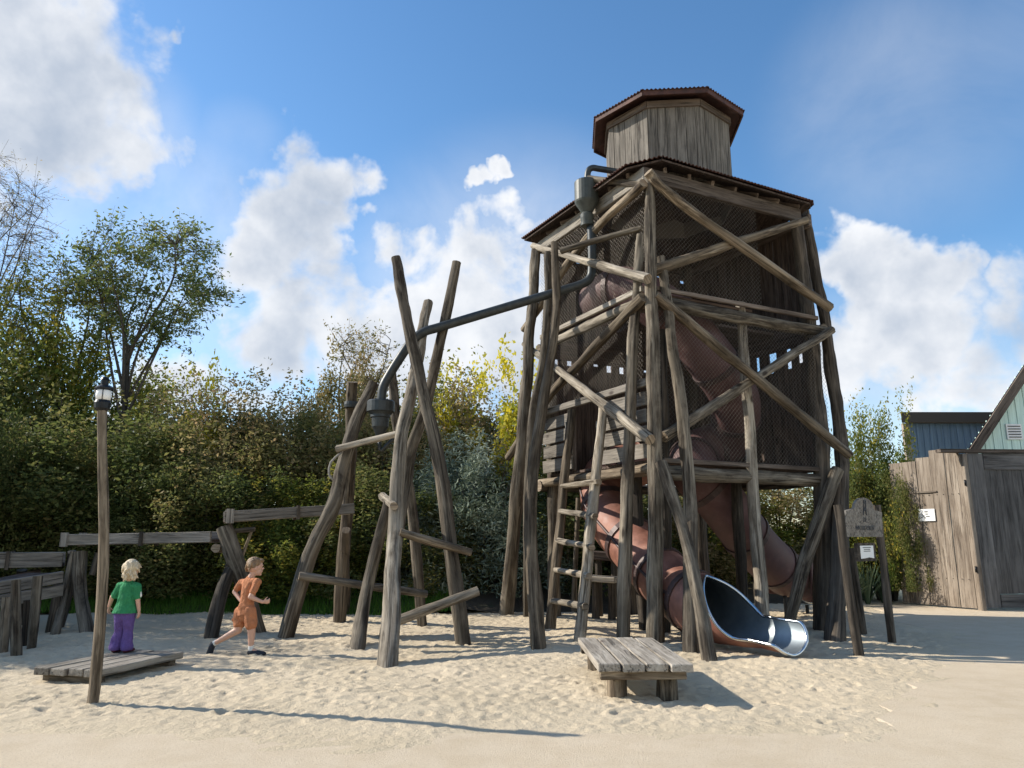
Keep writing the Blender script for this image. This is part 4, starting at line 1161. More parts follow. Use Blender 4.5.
bm = bmesh.new(); box_bm(bm, Vector((x0 + .1, YB + .08, (H2 - .35) / 2)) + DV * 2, Vector((.03, -.03, 0)), DV * 2, Vector((0, 0, (H2 - .35) / 2)), 0); obj('side_wall', bm, [M['bluewall']], bl)
bm = bmesh.new(); up_ = Vector((0, 0, .34)); q0_ = Vector((x0 - .18, YB - .2, H2 - .34)); q1_ = Vector((x1 + .2, YB - .2, H2 - .34))
vs = [bm.verts.new(q + k) for k in (Vector(), up_) for q in (q0_, q1_, q1_ + DV * 4.2, q0_ + DV * 4.2)]
for q in ((3, 2, 1, 0), (4, 5, 6, 7), (0, 1, 5, 4), (1, 2, 6, 5), (2, 3, 7, 6), (3, 0, 4, 7)): bm.faces.new([vs[k] for k in q])
bmesh.ops.recalc_face_normals(bm, faces=bm.faces); obj('roof', bm, [M['timber_trim']], bl)


# ------------------------------------------------------------------ vegetation
def leaves_mesh(name, cent, size, mat, aspect=.5, up=.3, rnd=None):
    n = len(cent); th = RNG.uniform(0, 2 * math.pi, n); z = RNG.uniform(-1, 1, n); z = z * .75 + up
    d = np.stack([np.cos(th) * np.sqrt(np.clip(1 - z * z, .05, 1)), np.sin(th) * np.sqrt(np.clip(1 - z * z, .05, 1)), z], 1); d /= np.linalg.norm(d, axis=1)[:, None]
    r = RNG.normal(size=(n, 3)); s = np.cross(d, r); s /= np.linalg.norm(s, axis=1)[:, None]; nn = np.cross(d, s)
    sz = size * RNG.uniform(.6, 1.4, n)[:, None]
    a = cent - d * sz * .5; b_ = cent + s * sz * aspect * .5 + nn * sz * .08; c = cent + d * sz * .5 - nn * sz * .12; e = cent - s * sz * aspect * .5 + nn * sz * .08
    co = np.stack([a, b_, c, e], 1).reshape(-1, 3)
    me = bpy.data.meshes.new(name); me.vertices.add(len(co)); me.vertices.foreach_set('co', co.ravel())
    me.loops.add(4 * n); me.loops.foreach_set('vertex_index', np.arange(4 * n)); me.polygons.add(n)
    me.polygons.foreach_set('loop_start', np.arange(0, 4 * n, 4)); me.polygons.foreach_set('loop_total', np.full(n, 4))
    me.update(); at = me.attributes.new('rnd', 'FLOAT', 'POINT')
    if rnd is None: rnd = RNG.random(n)
    at.data.foreach_set('value', np.repeat(np.clip(rnd, 0, 1), 4)); me.materials.append(ML[mat]); return me


def bush_mesh(nl, size, mat, nclump=60, aspect=.5, top=1.0):
    """unit bush: radius ~1, height 0..1 ; clumps over an irregular dome"""
    C = []; rr = []
    while len(C) < nclump:
        p = RNG.uniform((-1, -1, 0), (1, 1, 1)); q = math.hypot(p[0], p[1]); lim = math.sqrt(max(0, 1 - (p[2] * .97) ** 2.4))
        if q < lim * (0.85 + .25 * RNG.random()) and (q > lim * .35 or p[2] > .6): C.append(p); rr.append(RNG.uniform(.12, .26))
    C = np.array(C); rr = np.array(rr); tone = RNG.normal(0, .16, nclump)
    k = RNG.integers(0, nclump, nl); v = RNG.normal(size=(nl, 3)); v /= np.linalg.norm(v, axis=1)[:, None]
    rad = rr[k] * RNG.random(nl) ** .45
    stray = RNG.random(nl) < .08; rad = np.where(stray, rad * 1.5, rad)
    pts = C[k] + v * rad[:, None] * np.array([1, 1, .8]); pts[:, 2] = np.abs(pts[:, 2])
    rnd = .5 + tone[k] + RNG.normal(0, .2, nl)
    return pts, rnd


def make_bush(name, rx, h, leaf, nl, mat, nclump=60, aspect=.5):
    pts, rnd = bush_mesh(nl, leaf, mat, nclump); pts = pts * np.array([rx, rx, h])
    # upright shoots poking out of the top
    ns = 14; 
    for _ in range(ns):
        a = RNG.uniform(0, 6.28); q = RNG.random() ** .5 * rx * .7; zz = h * RNG.uniform(.82, 1.0); ln = RNG.uniform(.1, .28) * h; m = 26
        t = RNG.random(m); lean = RNG.normal(0, .2, 2)
        sh = np.stack([q * math.cos(a) + lean[0] * t * ln + RNG.normal(0, leaf * .8, m), q * math.sin(a) + lean[1] * t * ln + RNG.normal(0, leaf * .8, m), zz + t * ln], 1)
        pts = np.concatenate([pts, sh]); rnd = np.concatenate([rnd, RNG.random(m) * .5 + .4])
    me = leaves_mesh('foliage', pts, leaf, mat, aspect, rnd=rnd)
    root = bpy.data.objects.new(name, None); ORG[root] = Vector(); fo = bpy.data.objects.new('foliage', me); fo.parent = root; ORG[fo] = Vector()
    bm = bmesh.new()
    for k in range(16):
        a = RNG.uniform(0, 6.28); q = RNG.uniform(.2, .95) * rx; z = h * RNG.uniform(.5, .95) * math.sqrt(max(.1, 1 - (q / rx) ** 2))
        tube_bm(bm, [Vector((.12 * math.cos(a), .12 * math.sin(a), -.3)), Vector((q * .45 * math.cos(a), q * .45 * math.sin(a), z * .5)), Vector((q * math.cos(a), q * math.sin(a), z))], .03 * h / 3, 5, step=.3, r1=.006)
    mm = bpy.data.meshes.new('branches'); bm.to_mesh(mm); bm.free(); mm.materials.append(M['twig'])
    bo = bpy.data.objects.new('branches', mm); bo.parent = root; ORG[bo] = Vector()
    return root


PROTO = {
    'dark': make_bush('hedge_bush', 1.9, 3.4, .082, 36000, 'dark', 100),
    'olive': make_bush('hedge_bush', 1.9, 3.4, .074, 42000, 'olive', 120),
    'green': make_bush('hedge_bush', 1.8, 3.4, .082, 34000, 'green', 95),
    'yellow': make_bush('yellow_bush', 1.4, 3.4, .12, 8000, 'yellow', 45),
    'silver': make_bush('silver_bush', 1.7, 3.2, .12, 17000, 'silver', 90, .22),
    'low': make_bush('low_shrub', 1.0, 1.2, .08, 6000, 'dark', 40),
}


def place(kind, px, topy, Y, wpx, label, group=None, z0=.3, name=None, cat='bush'):
    p = W(px, topy, Y); src = PROTO[kind]; me = src
    c = copy_tree(src); hh = {'dark': 3.4, 'olive': 3.4, 'green': 3.4, 'yellow': 3.4, 'silver': 3.2, 'low': 1.2}[kind]; rw = {'dark': 1.9, 'olive': 1.9, 'green': 1.8, 'yellow': 1.4, 'silver': 1.7, 'low': 1.0}[kind]
    sc = (wpx / FPX * Y / 2) / rw * (1.0 if kind in ('yellow',) or px > 830 else 1.3); sz = (p.z - z0) / hh
    c.location = (p.x, Y, z0); c.scale = (sc, sc * random.uniform(.85, 1.1), sz / 1.06); c.rotation_euler = (0, 0, random.uniform(0, 6.28))
    put(c, label, cat, group); return c


GH_ = 'hedge bushes behind the playground'
hedge = [
    ('dark', -60, 330, 19, 220, 'dark green bush reaching out of the photo at the left edge'),
    ('green', 22, 318, 21, 150, 'tall yellow green bush under the bare tree at the left edge'),
    ('dark', 20, 400, 17.5, 190, 'dark bush above the low trough at the left edge'),
    ('green', 85, 345, 20.5, 130, 'mid green bush behind the lantern'),
    ('dark', 130, 420, 17.5, 190, 'dark green bush right of the lamp pole above the trough'),
    ('olive', 185, 392, 20, 150, 'olive bush below the thin leafed tree'),
    ('green', 150, 378, 22, 150, 'light green bush at the foot of the thin leafed tree'),
    ('olive', 240, 392, 18.5, 160, 'brownish olive bush above the boy'),
    ('olive', 300, 396, 19.5, 160, 'brownish olive bush behind the left climbing logs'),
    ('dark', 215, 450, 16.8, 160, 'low dark green bush behind the forked post'),
    ('olive', 350, 352, 21.5, 120, 'tallest thin olive bush with pale shoots in the hedge middle'),
    ('green', 300, 480, 16.4, 130, 'low bright green bush behind the higher trough'),
    ('olive', 395, 395, 19, 150, 'olive brown bush behind the crossed logs'),
    ('olive', 450, 385, 21.5, 150, 'olive bush showing between crossed logs and tower'),
    ('dark', 395, 470, 17.0, 150, 'dark bush low behind the pale leaning log'),
    ('green', 430, 382, 23, 130, 'yellow green bush at the back beside the crossed logs'),
    ('olive', 520, 400, 20.5, 160, 'olive bush partly hidden by the left tower posts'),
    ('dark', 560, 470, 18.5, 180, 'dark bush behind the ladder'),
    ('olive', 640, 470, 19.5, 160, 'olive bush seen under the tower floor'),
    ('green', 705, 480, 20, 140, 'green bush seen under the tower behind the shaded slide'),
    ('olive', 775, 470, 20.5, 150, 'dry olive bush seen under the right side of the tower'),
    ('green', 874, 412, 17.9, 96, 'yellow green leafy bush between tower and fence'),
    ('dark', 902, 478, 16.9, 46, 'darker shrub growing against the fence boards'),
    ('dark', 866, 446, 17.9, 84, 'dense green bush low behind the name sign'),
    ('dark', 838, 500, 19.0, 90, 'dark shrub behind the right tower posts'),
    ('dark', 60, 470, 16.4, 140, 'dense dark bush right behind the straight trough'),
    ('dark', -20, 500, 16.0, 120, 'dense dark bush behind the low trough'),
    ('dark', 170, 500, 16.6, 130, 'dense dark bush behind the girl'),
    ('dark', 470, 505, 17.6, 120, 'dark bush in the gap beside the left tower post'),
]
for k, px, ty, Y, w, lab in hedge: place(k, px, ty, Y, w, lab, GH_)
place('silver', 488, 432, 16.8, 135, 'silvery grey narrow leaved bush between crossed logs and tower', None)
place('silver', 425, 455, 17.3, 100, 'smaller silvery grey bush behind the pale log', None)
place('yellow', 510, 368, 19.4, 95, 'bright yellow bush top left of the tower', None, cat='bush')
place('yellow', 462, 380, 20.6, 90, 'pale yellow bush beside the brightest yellow one', None, cat='bush')
place('yellow', 205, 380, 18.6, 60, 'small golden bush below the thin leafed tree', None, cat='bush')
# bushes just outside the left edge, they shade the sand
for i, (x, y, s, h) in enumerate(((-11.6, 11.5, 1.0, 1.5), (-13.0, 13.4, 1.1, 1.7), (-11.2, 14.6, .8, 1.3), (-15.0, 12.0, 1.1, 1.7))):
    c = copy_tree(PROTO['green' if i % 2 else 'dark']); c.location = (x, y, 0); c.scale = (s, s, h); c.rotation_euler = (0, 0, i * 1.3)
    put(c, ['rounded dark bush beyond the left edge beside the sand', 'mid green bush beyond the left edge behind the sand', 'dark bush beyond the left edge next to the hedge', 'tallest green bush beyond the left edge'][i], 'bush')

for k_ in PROTO: pass


def tree(name, base, trunk_top, crown_c, crown_r, nlimb, ntip, leaf, perleaf, mat, label, trunk_r=.12, spread=.22, twigr=.012, seed=1):
    rs = random.Random(seed); root = thing(name, base, label, 'tree'); base = Vector(base); tt = Vector(trunk_top); cc = Vector(crown_c); cr = Vector(crown_r)
    log('trunk', [base - Vector((0, 0, .3)), base.lerp(tt, .5) + Vector((.08, 0, 0)), tt], trunk_r, trunk_r * .6, root, 'bark', bend=.6, endmat=0)
    limbs = []; bm = bmesh.new()
    for i in range(nlimb):
        a = 6.28 * i / nlimb + rs.uniform(-.4, .4); e = Vector((math.cos(a) * rs.uniform(.45, .85) * cr.x, math.sin(a) * rs.uniform(.45, .85) * cr.y, rs.uniform(-.35, .8) * cr.z)) + cc
        st = base.lerp(tt, rs.uniform(.6, 1.0)); m = st.lerp(e, .5) + Vector((rs.uniform(-.45, .45), rs.uniform(-.4, .4), rs.uniform(-.1, .5)))
        C = catmull([st, m, e], 14); limbs.append(C); tube_bm(bm, C, trunk_r * .42, 7, smooth_pts=False, r1=trunk_r * .12)
    P = []; rn = []
    for i in range(ntip):
        while True:
            q = Vector((rs.uniform(-1, 1), rs.uniform(-1, 1), rs.uniform(-1, 1)))
            if .35 < q.length < 1: break
        e = cc + Vector((q.x * cr.x, q.y * cr.y, q.z * cr.z)); best = min(((p - e).length, p) for C in limbs for p in C[3:]) if False else None
        bp = None; bd = 1e9
        for C in limbs:
            for p in C[3:]:
                d = (p - e).length
                if d < bd: bd = d; bp = p
        m = bp.lerp(e, .5) + Vector((rs.uniform(-.12, .12), rs.uniform(-.12, .12), .1)) * min(1, bd)
        tube_bm(bm, catmull([bp, m, e], 5), twigr, 4, smooth_pts=False, r1=.004)
        for _ in range(3):
            e2 = e + Vector((rs.gauss(0, spread), rs.gauss(0, spread), rs.gauss(.03, spread))); tube_bm(bm, [m, e2], twigr * .5, 3, smooth_pts=False, r1=.003, caps=False)
            tone = rs.gauss(.5, .15)
            for _k in range(perleaf):
                f = rs.uniform(.4, 1.1); p = m.lerp(e2, f); P.append((p.x + rs.gauss(0, leaf * .9), p.y + rs.gauss(0, leaf * .9), p.z + rs.gauss(0, leaf * .7))); rn.append(tone + rs.gauss(0, .15))
    obj('limbs', bm, M['twig'], root)
    if P:
        me = leaves_mesh('crown', np.array(P), leaf, mat, .42, rnd=np.array(rn)); me.transform(Matrix.Translation(-Vector(base)))
        o = bpy.data.objects.new('crown', me); COL.objects.link(o); o.parent = root; ORG[o] = Vector(base)
    return root


YT = 20.0
tree('ash_tree', (W(113, 520, YT).x, YT, .3), W(128, 345, YT), W(150, 285, YT), (2.35, 1.9, 2.1), 10, 215, .12, 13, 'tree', 'slender tree with airy dark leaves against the white cloud', .11, .17, seed=4)
tree('ash_tree', (W(60, 520, YT).x, YT + .8, .3), W(62, 380, YT + .8), W(66, 320, YT + .8), (1.9, 1.6, 2.0), 7, 170, .12, 12, 'green', 'yellow green tree left of the airy one behind the lantern', .11, .24, seed=9)
tree('bare_tree', (W(-30, 540, 21).x, 21, .3), W(-25, 330, 21), W(-5, 235, 21), (1.75, 1.6, 2.5), 14, 420, .06, 3, 'olive', 'nearly bare twiggy tree at the upper left edge', .075, .25, .008, seed=3)
tree('ash_tree', (W(342, 540, 21.5).x, 21.5, .3), W(345, 420, 21.5), W(362, 368, 21.5), (1.1, 1.0, 1.2), 6, 60, .10, 8, 'olive', 'small pale thin tree sticking out of the hedge behind the short twin logs', .08, .2, seed=5)


# grass patch and strap leaved plants
def blades(name, region, n, hmin, hmax, wd, mat, zf):
    x = RNG.uniform(region[0], region[1], n); y = RNG.uniform(region[2], region[3], n); z = np.array([zf(a, b_) for a, b_ in zip(x, y)])
    h = RNG.uniform(hmin, hmax, n); a = RNG.uniform(0, 6.28, n); lean = RNG.uniform(0, .6, n) * h; b0 = RNG.uniform(0, 6.28, n)
    p = np.stack([x, y, z], 1); s = np.stack([np.cos(a), np.sin(a), 0 * a], 1) * wd; t = p + np.stack([np.cos(b0) * lean, np.sin(b0) * lean, h], 1)
    co = np.stack([p - s, p + s, t], 1).reshape(-1, 3); me = bpy.data.meshes.new(name); me.vertices.add(3 * n); me.vertices.foreach_set('co', co.ravel())
    me.loops.add(3 * n); me.loops.foreach_set('vertex_index', np.arange(3 * n)); me.polygons.add(n); me.polygons.foreach_set('loop_start', np.arange(0, 3 * n, 3)); me.polygons.foreach_set('loop_total', np.full(n, 3)); me.update()
    at = me.attributes.new('rnd', 'FLOAT', 'POINT'); at.data.foreach_set('value', np.repeat(RNG.random(n), 3)); me.materials.append(ML[mat])
    o = bpy.data.objects.new(name, me); COL.objects.link(o); return o


def bankz(x, y):
    e = 14.4 + .35 * math.sin(x * .9) + .2 * math.sin(x * 2.3 + 1) + max(0, (x - 1)) * .20; t = min(1, max(0, (y - e) / 3.0)); return -.06 + t * .55 + (.05 if y > e else 0)


put(blades('grass', (-10, -1, 14.4, 16.4), 22000, .05, .2, .008, 'grass', bankz), 'green grass growing on the shaded bank below the hedge', 'grass', kind='stuff')


def strap_plant(x, y, h, label):
    th = thing('strap_leaf_plant', Vector((x, y, 0)), label, 'plant', 'strap leaved plants by the fence'); P = []
    bm = bmesh.new(); lay = bm.verts.layers.float.new('rnd')
    for k in range(60):
        a = RNG.uniform(0, 6.28); l = h * RNG.uniform(.7, 1.2); o = RNG.uniform(.1, .8) * l; d = Vector((math.cos(a), math.sin(a), 0)); s = Vector((-d.y, d.x, 0)) * .02; r_ = RNG.random(); prev = None
        for i in range(6):
            f = i / 5; p = Vector((x, y, 0)) + d * (o * f ** 1.3 + .04) + Vector((0, 0, l * (f - .35 * f * f * (o / l) * 1.6))); w = s * (1 - f ** 2 * .95)
            cur = (bm.verts.new(p - w), bm.verts.new(p + w)); cur[0][lay] = r_; cur[1][lay] = r_
            if prev: bm.faces.new((prev[0], prev[1], cur[1], cur[0]))
            prev = cur
    obj('leaves', bm, ML['yucca'], th)


for i, (px, py, h) in enumerate(((852, 606, .9), (868, 604, 1.0), (884, 603, .85), (838, 606, .8))):
    g = G(px, py); strap_plant(g.x, g.y, h, ['arching strap leaved plant right behind the sign', 'tallest strap leaved plant between sign and fence', 'strap leaved plant nearest the fence', 'strap leaved plant beside the right tower posts'][i])
# stones along the bank
for i, (px, py, s) in enumerate(((180, 604, .28), (150, 600, .2), (205, 606, .22), (120, 602, .2))):
    g = G(px, py); bm = bmesh.new(); bmesh.ops.create_icosphere(bm, subdivisions=3, radius=1)
    for v in bm.verts: v.co = Vector((v.co.x * s * 1.5, v.co.y * s, v.co.z * s * .8)) * (1 + .35 * noise.noise(v.co * 1.6 + Vector((i * 5, 0, 0)))) + Vector((g.x, g.y, s * .3))
    put(obj('stone', bm, M['stone'], None, (g.x, g.y, 0), smooth=True), ['largest grey stone at the foot of the bank behind the girl', 'grey stone just right of the girl at the bank', 'grey stone at the bank next to the forked post', 'grey stone half hidden behind the girl at the bank'][i], 'stone')
# small trestle under the tower
trs = thing('trestle', T(1.2, 2.2, 0), 'small dark wooden trestle with a plank under the tower', 'trestle')
p1, p2 = W(590, 578, 13.9), W(617, 580, 13.7)
beam('board', p1, p2, .35, .10, trs, 'plank_deck'); beam('board', W(590, 555, 14.3), W(618, 557, 14.1), .3, .16, trs, 'plank_brown')
for px, Y in ((595, 13.85), (611, 13.75), (598, 14.25), (614, 14.15)):
    w = W(px, 580 if Y < 14 else 556, Y); log('leg', [Vector((w.x, w.y, -.15)), Vector((w.x, w.y, w.z - .04))], .07, .06, trs, 'log_dark', bend=0)


# ------------------------------------------------------------------ PEOPLE
def cap(bm, p0, r0, p1, r1, n=10, flat=None):
    """closed tapered capsule between two points; flat=(axis, factor) squashes round its centre line"""
    p0 = Vector(p0); p1 = Vector(p1); t = (p1 - p0); L = t.length; t = t.normalized() if L > 1e-6 else Vector((0, 0, 1))
    x = t.orthogonal().normalized(); y = t.cross(x); S = []
    for k in range(5): a = math.pi / 2 * (1 - k / 5.0); S.append((p0 - t * r0 * math.sin(a), r0 * math.cos(a)))
    m = 6
    for k in range(m + 1): f = k / m; S.append((p0.lerp(p1, f), r0 + (r1 - r0) * f))
    for k in range(1, 6): a = math.pi / 2 * k / 5.0; S.append((p1 + t * r1 * math.sin(a), r1 * math.cos(a)))
    rings = []
    for c, r in S[1:-1]:
        rg = []
        for k in range(n):
            d = (x * math.cos(2 * math.pi * k / n) + y * math.sin(2 * math.pi * k / n)) * r
            if flat: d = d - flat[0] * d.dot(flat[0]) * (1 - flat[1])
            rg.append(bm.verts.new(c + d))
        rings.append(rg)
    a = bm.verts.new(S[0][0]); b_ = bm.verts.new(S[-1][0])
    for k in range(n): bm.faces.new((a, rings[0][(k + 1) % n], rings[0][k])); bm.faces.new((b_, rings[-1][k], rings[-1][(k + 1) % n]))
    for i in range(len(rings) - 1):
        for k in range(n): bm.faces.new((rings[i][k], rings[i][(k + 1) % n], rings[i + 1][(k + 1) % n], rings[i + 1][k]))


def ell(bm, c, rad, rot=None):
    r = bmesh.ops.create_icosphere(bm, subdivisions=3, radius=1)
    for v in r['verts']:
        q = Vector((v.co.x * rad[0], v.co.y * rad[1], v.co.z * rad[2])); v.co = Vector(c) + (rot @ q if rot else q)


def fuse(name, bm, mat, parent, voxel=.006, smooth=3, disp=0.0, cut=()):
    """fuse overlapping closed pieces into one continuous skin"""
    bmesh.ops.recalc_face_normals(bm, faces=bm.faces)
    me = bpy.data.meshes.new('tmp'); bm.to_mesh(me); bm.free(); o = bpy.data.objects.new('tmp', me); COL.objects.link(o)
    m = o.modifiers.new('r', 'REMESH'); m.mode = 'VOXEL'; m.voxel_size = voxel; m.use_smooth_shade = True
    s = o.modifiers.new('s', 'SMOOTH'); s.factor = .5; s.iterations = smooth
    dg = bpy.context.evaluated_depsgraph_get(); m2 = bpy.data.meshes.new_from_object(o.evaluated_get(dg)); bpy.data.objects.remove(o)
    b2 = bmesh.new(); b2.from_mesh(m2); bpy.data.meshes.remove(m2)
    for (pc, pn_) in cut: bmesh.ops.bisect_plane(b2, geom=list(b2.verts) + list(b2.edges) + list(b2.faces), plane_co=pc, plane_no=pn_, clear_outer=True)
    if disp:
        for v in b2.verts: v.co += v.normal * disp * noise.noise(v.co * 14) if v.normal.length else Vector()
    return obj(name, b2, mat, parent, smooth=True)


def cloth_mat(name, col, rough=.9, var=.15, scale=25):
    m, nt, b = newmat(name); tcn = nd(nt, 'ShaderNodeTexCoord'); n = nzn(nt, tcn.outputs['Object'], scale, 5, .6); n2 = nzn(nt, tcn.outputs['Object'], 9, 4, .6, (1, 1, .6))
    nt.links.new(ramp(nt, n, [(.3, tuple(c * (1 - var) for c in col)), (.7, tuple(c * (1 + var) for c in col))]), b.inputs['Base Color']); b.inputs['Roughness'].default_value = rough; b.inputs['Specular IOR Level'].default_value = .2
    bump(nt, b, n2, 1.0, .06); return m


skin, snt, sb = newmat('skin'); sb.inputs['Base Color'].default_value = (.56, .33, .235, 1); sb.inputs['Roughness'].default_value = .55; sb.inputs['Subsurface Weight'].default_value = .1; sb.inputs['Subsurface Radius'].default_value = (.02, .008, .004)


def hair_mat(name, dark, light):
    m, nt, b = newmat(name); tcn = nd(nt, 'ShaderNodeTexCoord'); n = nzn(nt, tcn.outputs['Object'], 30, 6, .7, (1, 1, .3), 1.5)
    nt.links.new(ramp(nt, n, [(.3, dark), (.7, light)]), b.inputs['Base Color']); b.inputs['Roughness'].default_value = .5; bump(nt, b, n, .9, .02); return m


M['hair_blond'] = hair_mat('blond_hair', (.38, .28, .16), (.78, .66, .46)); M['hair_brown'] = hair_mat('light_brown_hair', (.13, .07, .03), (.36, .22, .11))
M['green_cloth'] = cloth_mat('green_shirt', (.035, .21, .085)); M['purple_cloth'] = cloth_mat('purple_trousers', (.12, .075, .23)); M['rust_cloth'] = cloth_mat('apricot_cloth', (.43, .175, .085))
M['shoe_dark'] = cloth_mat('dark_shoe', (.025, .03, .04), .6); M['shoe_red'] = cloth_mat('maroon_shoe', (.09, .02, .03), .6); M['sock'] = cloth_mat('white_sock', (.7, .7, .66)); M['eye'] = simple('eye_dark', (.03, .02, .015), .2, 0, 5, 0, 0); M['lip'] = simple('lips', (.45, .17, .14), .5, 0, 5, .05, 0)


def hand(bm, wrist, direc, palmn, s, curl=.35, side=1):
    """palm + four curled fingers + side thumb; s = hand length"""
    d = direc.normalized(); pn = palmn - d * palmn.dot(d); pn.normalize(); ac = d.cross(pn) * side
    pc = wrist + d * s * .28; cap(bm, wrist, s * .15, wrist + d * s * .45, s * .17, 10, (pn, .6)); cap(bm, wrist + d * s * .2 + ac * s * .10, s * .12, wrist + d * s * .45 + ac * s * .14, s * .11, 8, (pn, .8))
    cap(bm, wrist + d * s * .2 - ac * s * .08, s * .12, wrist + d * s * .45 - ac * s * .14, s * .11, 8, (pn, .8))
    for k, (o, l) in enumerate(((.20, .42), (.07, .47), (-.07, .44), (-.20, .35))):
        p = wrist + d * s * .48 + ac * s * o; dd = d.copy()
        for j in range(3):
            ang = curl * (j + .6); dd = (d * math.cos(ang) + pn * math.sin(ang)); q = p + dd * s * l * (.42, .33, .25)[j]; cap(bm, p, s * .062, q, s * .055, 7); p = q
    p = wrist + d * s * .15 + ac * s * .16
    for j in range(2):
        dd = (d * .75 + ac * (.8 - .4 * j) + pn * .35).normalized(); q = p + dd * s * (.26, .2)[j]; cap(bm, p, s * .075, q, s * .06, 7); p = q


# ---- girl, back to the camera, standing on the platform
GY = 8.95; gfoot = W(119.5, 653, GY); HZ = .152; Gs = 1.06
girl = thing('person', Vector((gfoot.x, GY, HZ)), 'blond child in green shirt and flared purple trousers standing on the low platform', 'person')
o = Vector((gfoot.x, GY, HZ)); yaw = R(-8); Rz = Matrix.Rotation(yaw, 3, 'Z')


def g(x, y, z): return o + Rz @ Vector((x, y, z)) * Gs


hc = g(.045, .0, .885)
bm = bmesh.new()
ell(bm, hc, (.072 * Gs, .085 * Gs, .096 * Gs)); ell(bm, hc + Rz @ Vector((0, .03, -.05)), (.052, .05, .05)); ell(bm, hc + Rz @ Vector((0, .092, -.005)), (.010, .014, .015))
for sg in (-1, 1): ell(bm, hc + Rz @ Vector((sg * .076, 0, -.01)), (.010, .017, .024))
cap(bm, g(.035, 0, .80), .034, g(.03, 0, .72), .04); cap(bm, g(-.06, 0, .685), .034, g(.11, 0, .685), .034); cap(bm, g(.025, 0, .65), .072, g(.02, 0, .46), .07, 14, (Rz @ Vector((0, 1, 0)), .75)); cap(bm, g(.02, 0, .46), .075, g(.01, 0, .42), .07, 14, (Rz @ Vector((0, 1, 0)), .8))
for sg, hx, ex_, ez_, wx, wz in ((-1, -.075, -.15, .58, -.195, .48), (1, .125, .155, .56, .165, .44)):
    cap(bm, g(hx, 0, .69), .036, g(ex_, -.005, ez_), .028); cap(bm, g(ex_, -.005, ez_), .028, g(wx, .02, wz), .020)
    hand(bm, g(wx, .02, wz), Rz @ Vector((sg * .05, .1, -1)), Rz @ Vector((-sg, .0, 0)), .105, .4, sg)
for sg, x0, x1 in ((-1, -.03, -.05), (1, .06, .075)):
    cap(bm, g(x0, 0, .42), .06, g(x0 + sg * .003, .01, .23), .042); cap(bm, g(x0 + sg * .003, .01, .23), .042, g(x1, -.005, .04), .028); cap(bm, g(x1, -.01, .025), .022, g(x1, .08, .02), .02)
fuse('body', bm, skin, girl, .006)
bm = bmesh.new(); rs = random.Random(5)
ell(bm, hc + Rz @ Vector((0, -.012, .018)), (.086, .092, .095))
for k in range(60):
    a = rs.uniform(0, 6.28); zz = rs.uniform(-.095, .075); q = .082 * math.sqrt(max(.05, 1 - (zz / .12) ** 2)); dx, dy = math.cos(a) * q, math.sin(a) * q
    if dy > .03 and zz < .03: continue
    p = hc + Rz @ Vector((dx, dy - .01, zz)); cap(bm, p, rs.uniform(.014, .024), p + Vector((dx * .25 + rs.uniform(-.01, .01), dy * .25, -rs.uniform(.02, .05))), .009, 7)
for k in range(14): x = rs.uniform(-.06, .06); p = hc + Rz @ Vector((x, -.06, -.07)); cap(bm, p, .018, p + Vector((rs.uniform(-.015, .02), -.005, -rs.uniform(.03, .06))), .008, 7)
fuse('hair', bm, M['hair_blond'], girl, .006, 1)
bm = bmesh.new(); yy = Rz @ Vector((0, 1, 0))
cap(bm, g(-.055, 0, .695), .052, g(.105, 0, .695), .052); cap(bm, g(.025, 0, .67), .10, g(.02, 0, .52), .105, 16, (yy, .78)); cap(bm, g(.02, 0, .52), .11, g(.012, 0, .40), .150, 18, (yy, .74))
cap(bm, g(-.075, 0, .69), .05, g(-.115, -.003, .60), .048); cap(bm, g(.125, 0, .69), .05, g(.148, -.003, .59), .046); cap(bm, g(.035, 0, .735), .045, g(.03, 0, .72), .05)
sh = fuse('shirt', bm, M['green_cloth'], girl, .006, 2, .009, [(g(0, 0, .415), Vector((0, 0, -1)))])
bm = bmesh.new(); cap(bm, g(.158, 0, .66), .022, g(.172, 0, .60), .026, 10, (yy, .8)); fuse('sleeve_patch', bm, M['sock'], sh, .005)
bm = bmesh.new(); cap(bm, g(-.02, 0, .445), .088, g(.05, 0, .445), .088, 14, (yy, .9)); cap(bm, g(.015, 0, .44), .085, g(.015, 0, .39), .075, 14, (yy, .9))
for sg, x0, x1 in ((-1, -.035, -.055), (1, .065, .08)):
    cap(bm, g(x0, 0, .42), .072, g(x0 + sg * .003, .01, .23), .052, 14); cap(bm, g(x0 + sg * .003, .01, .23), .052, g(x1, -.005, .06), .072, 14, (yy, .85))
fuse('trousers', bm, M['purple_cloth'], girl, .006, 2, .010, [(g(0, 0, .028), Vector((0, 0, -1)))])
for x1 in (-.055, .08):
    bm = bmesh.new(); cap(bm, g(x1, -.02, .024), .032, g(x1, .10, .022), .03, 12, (Vector((0, 0, 1)), .75)); fuse('shoe', bm, M['shoe_red'], girl, .006)

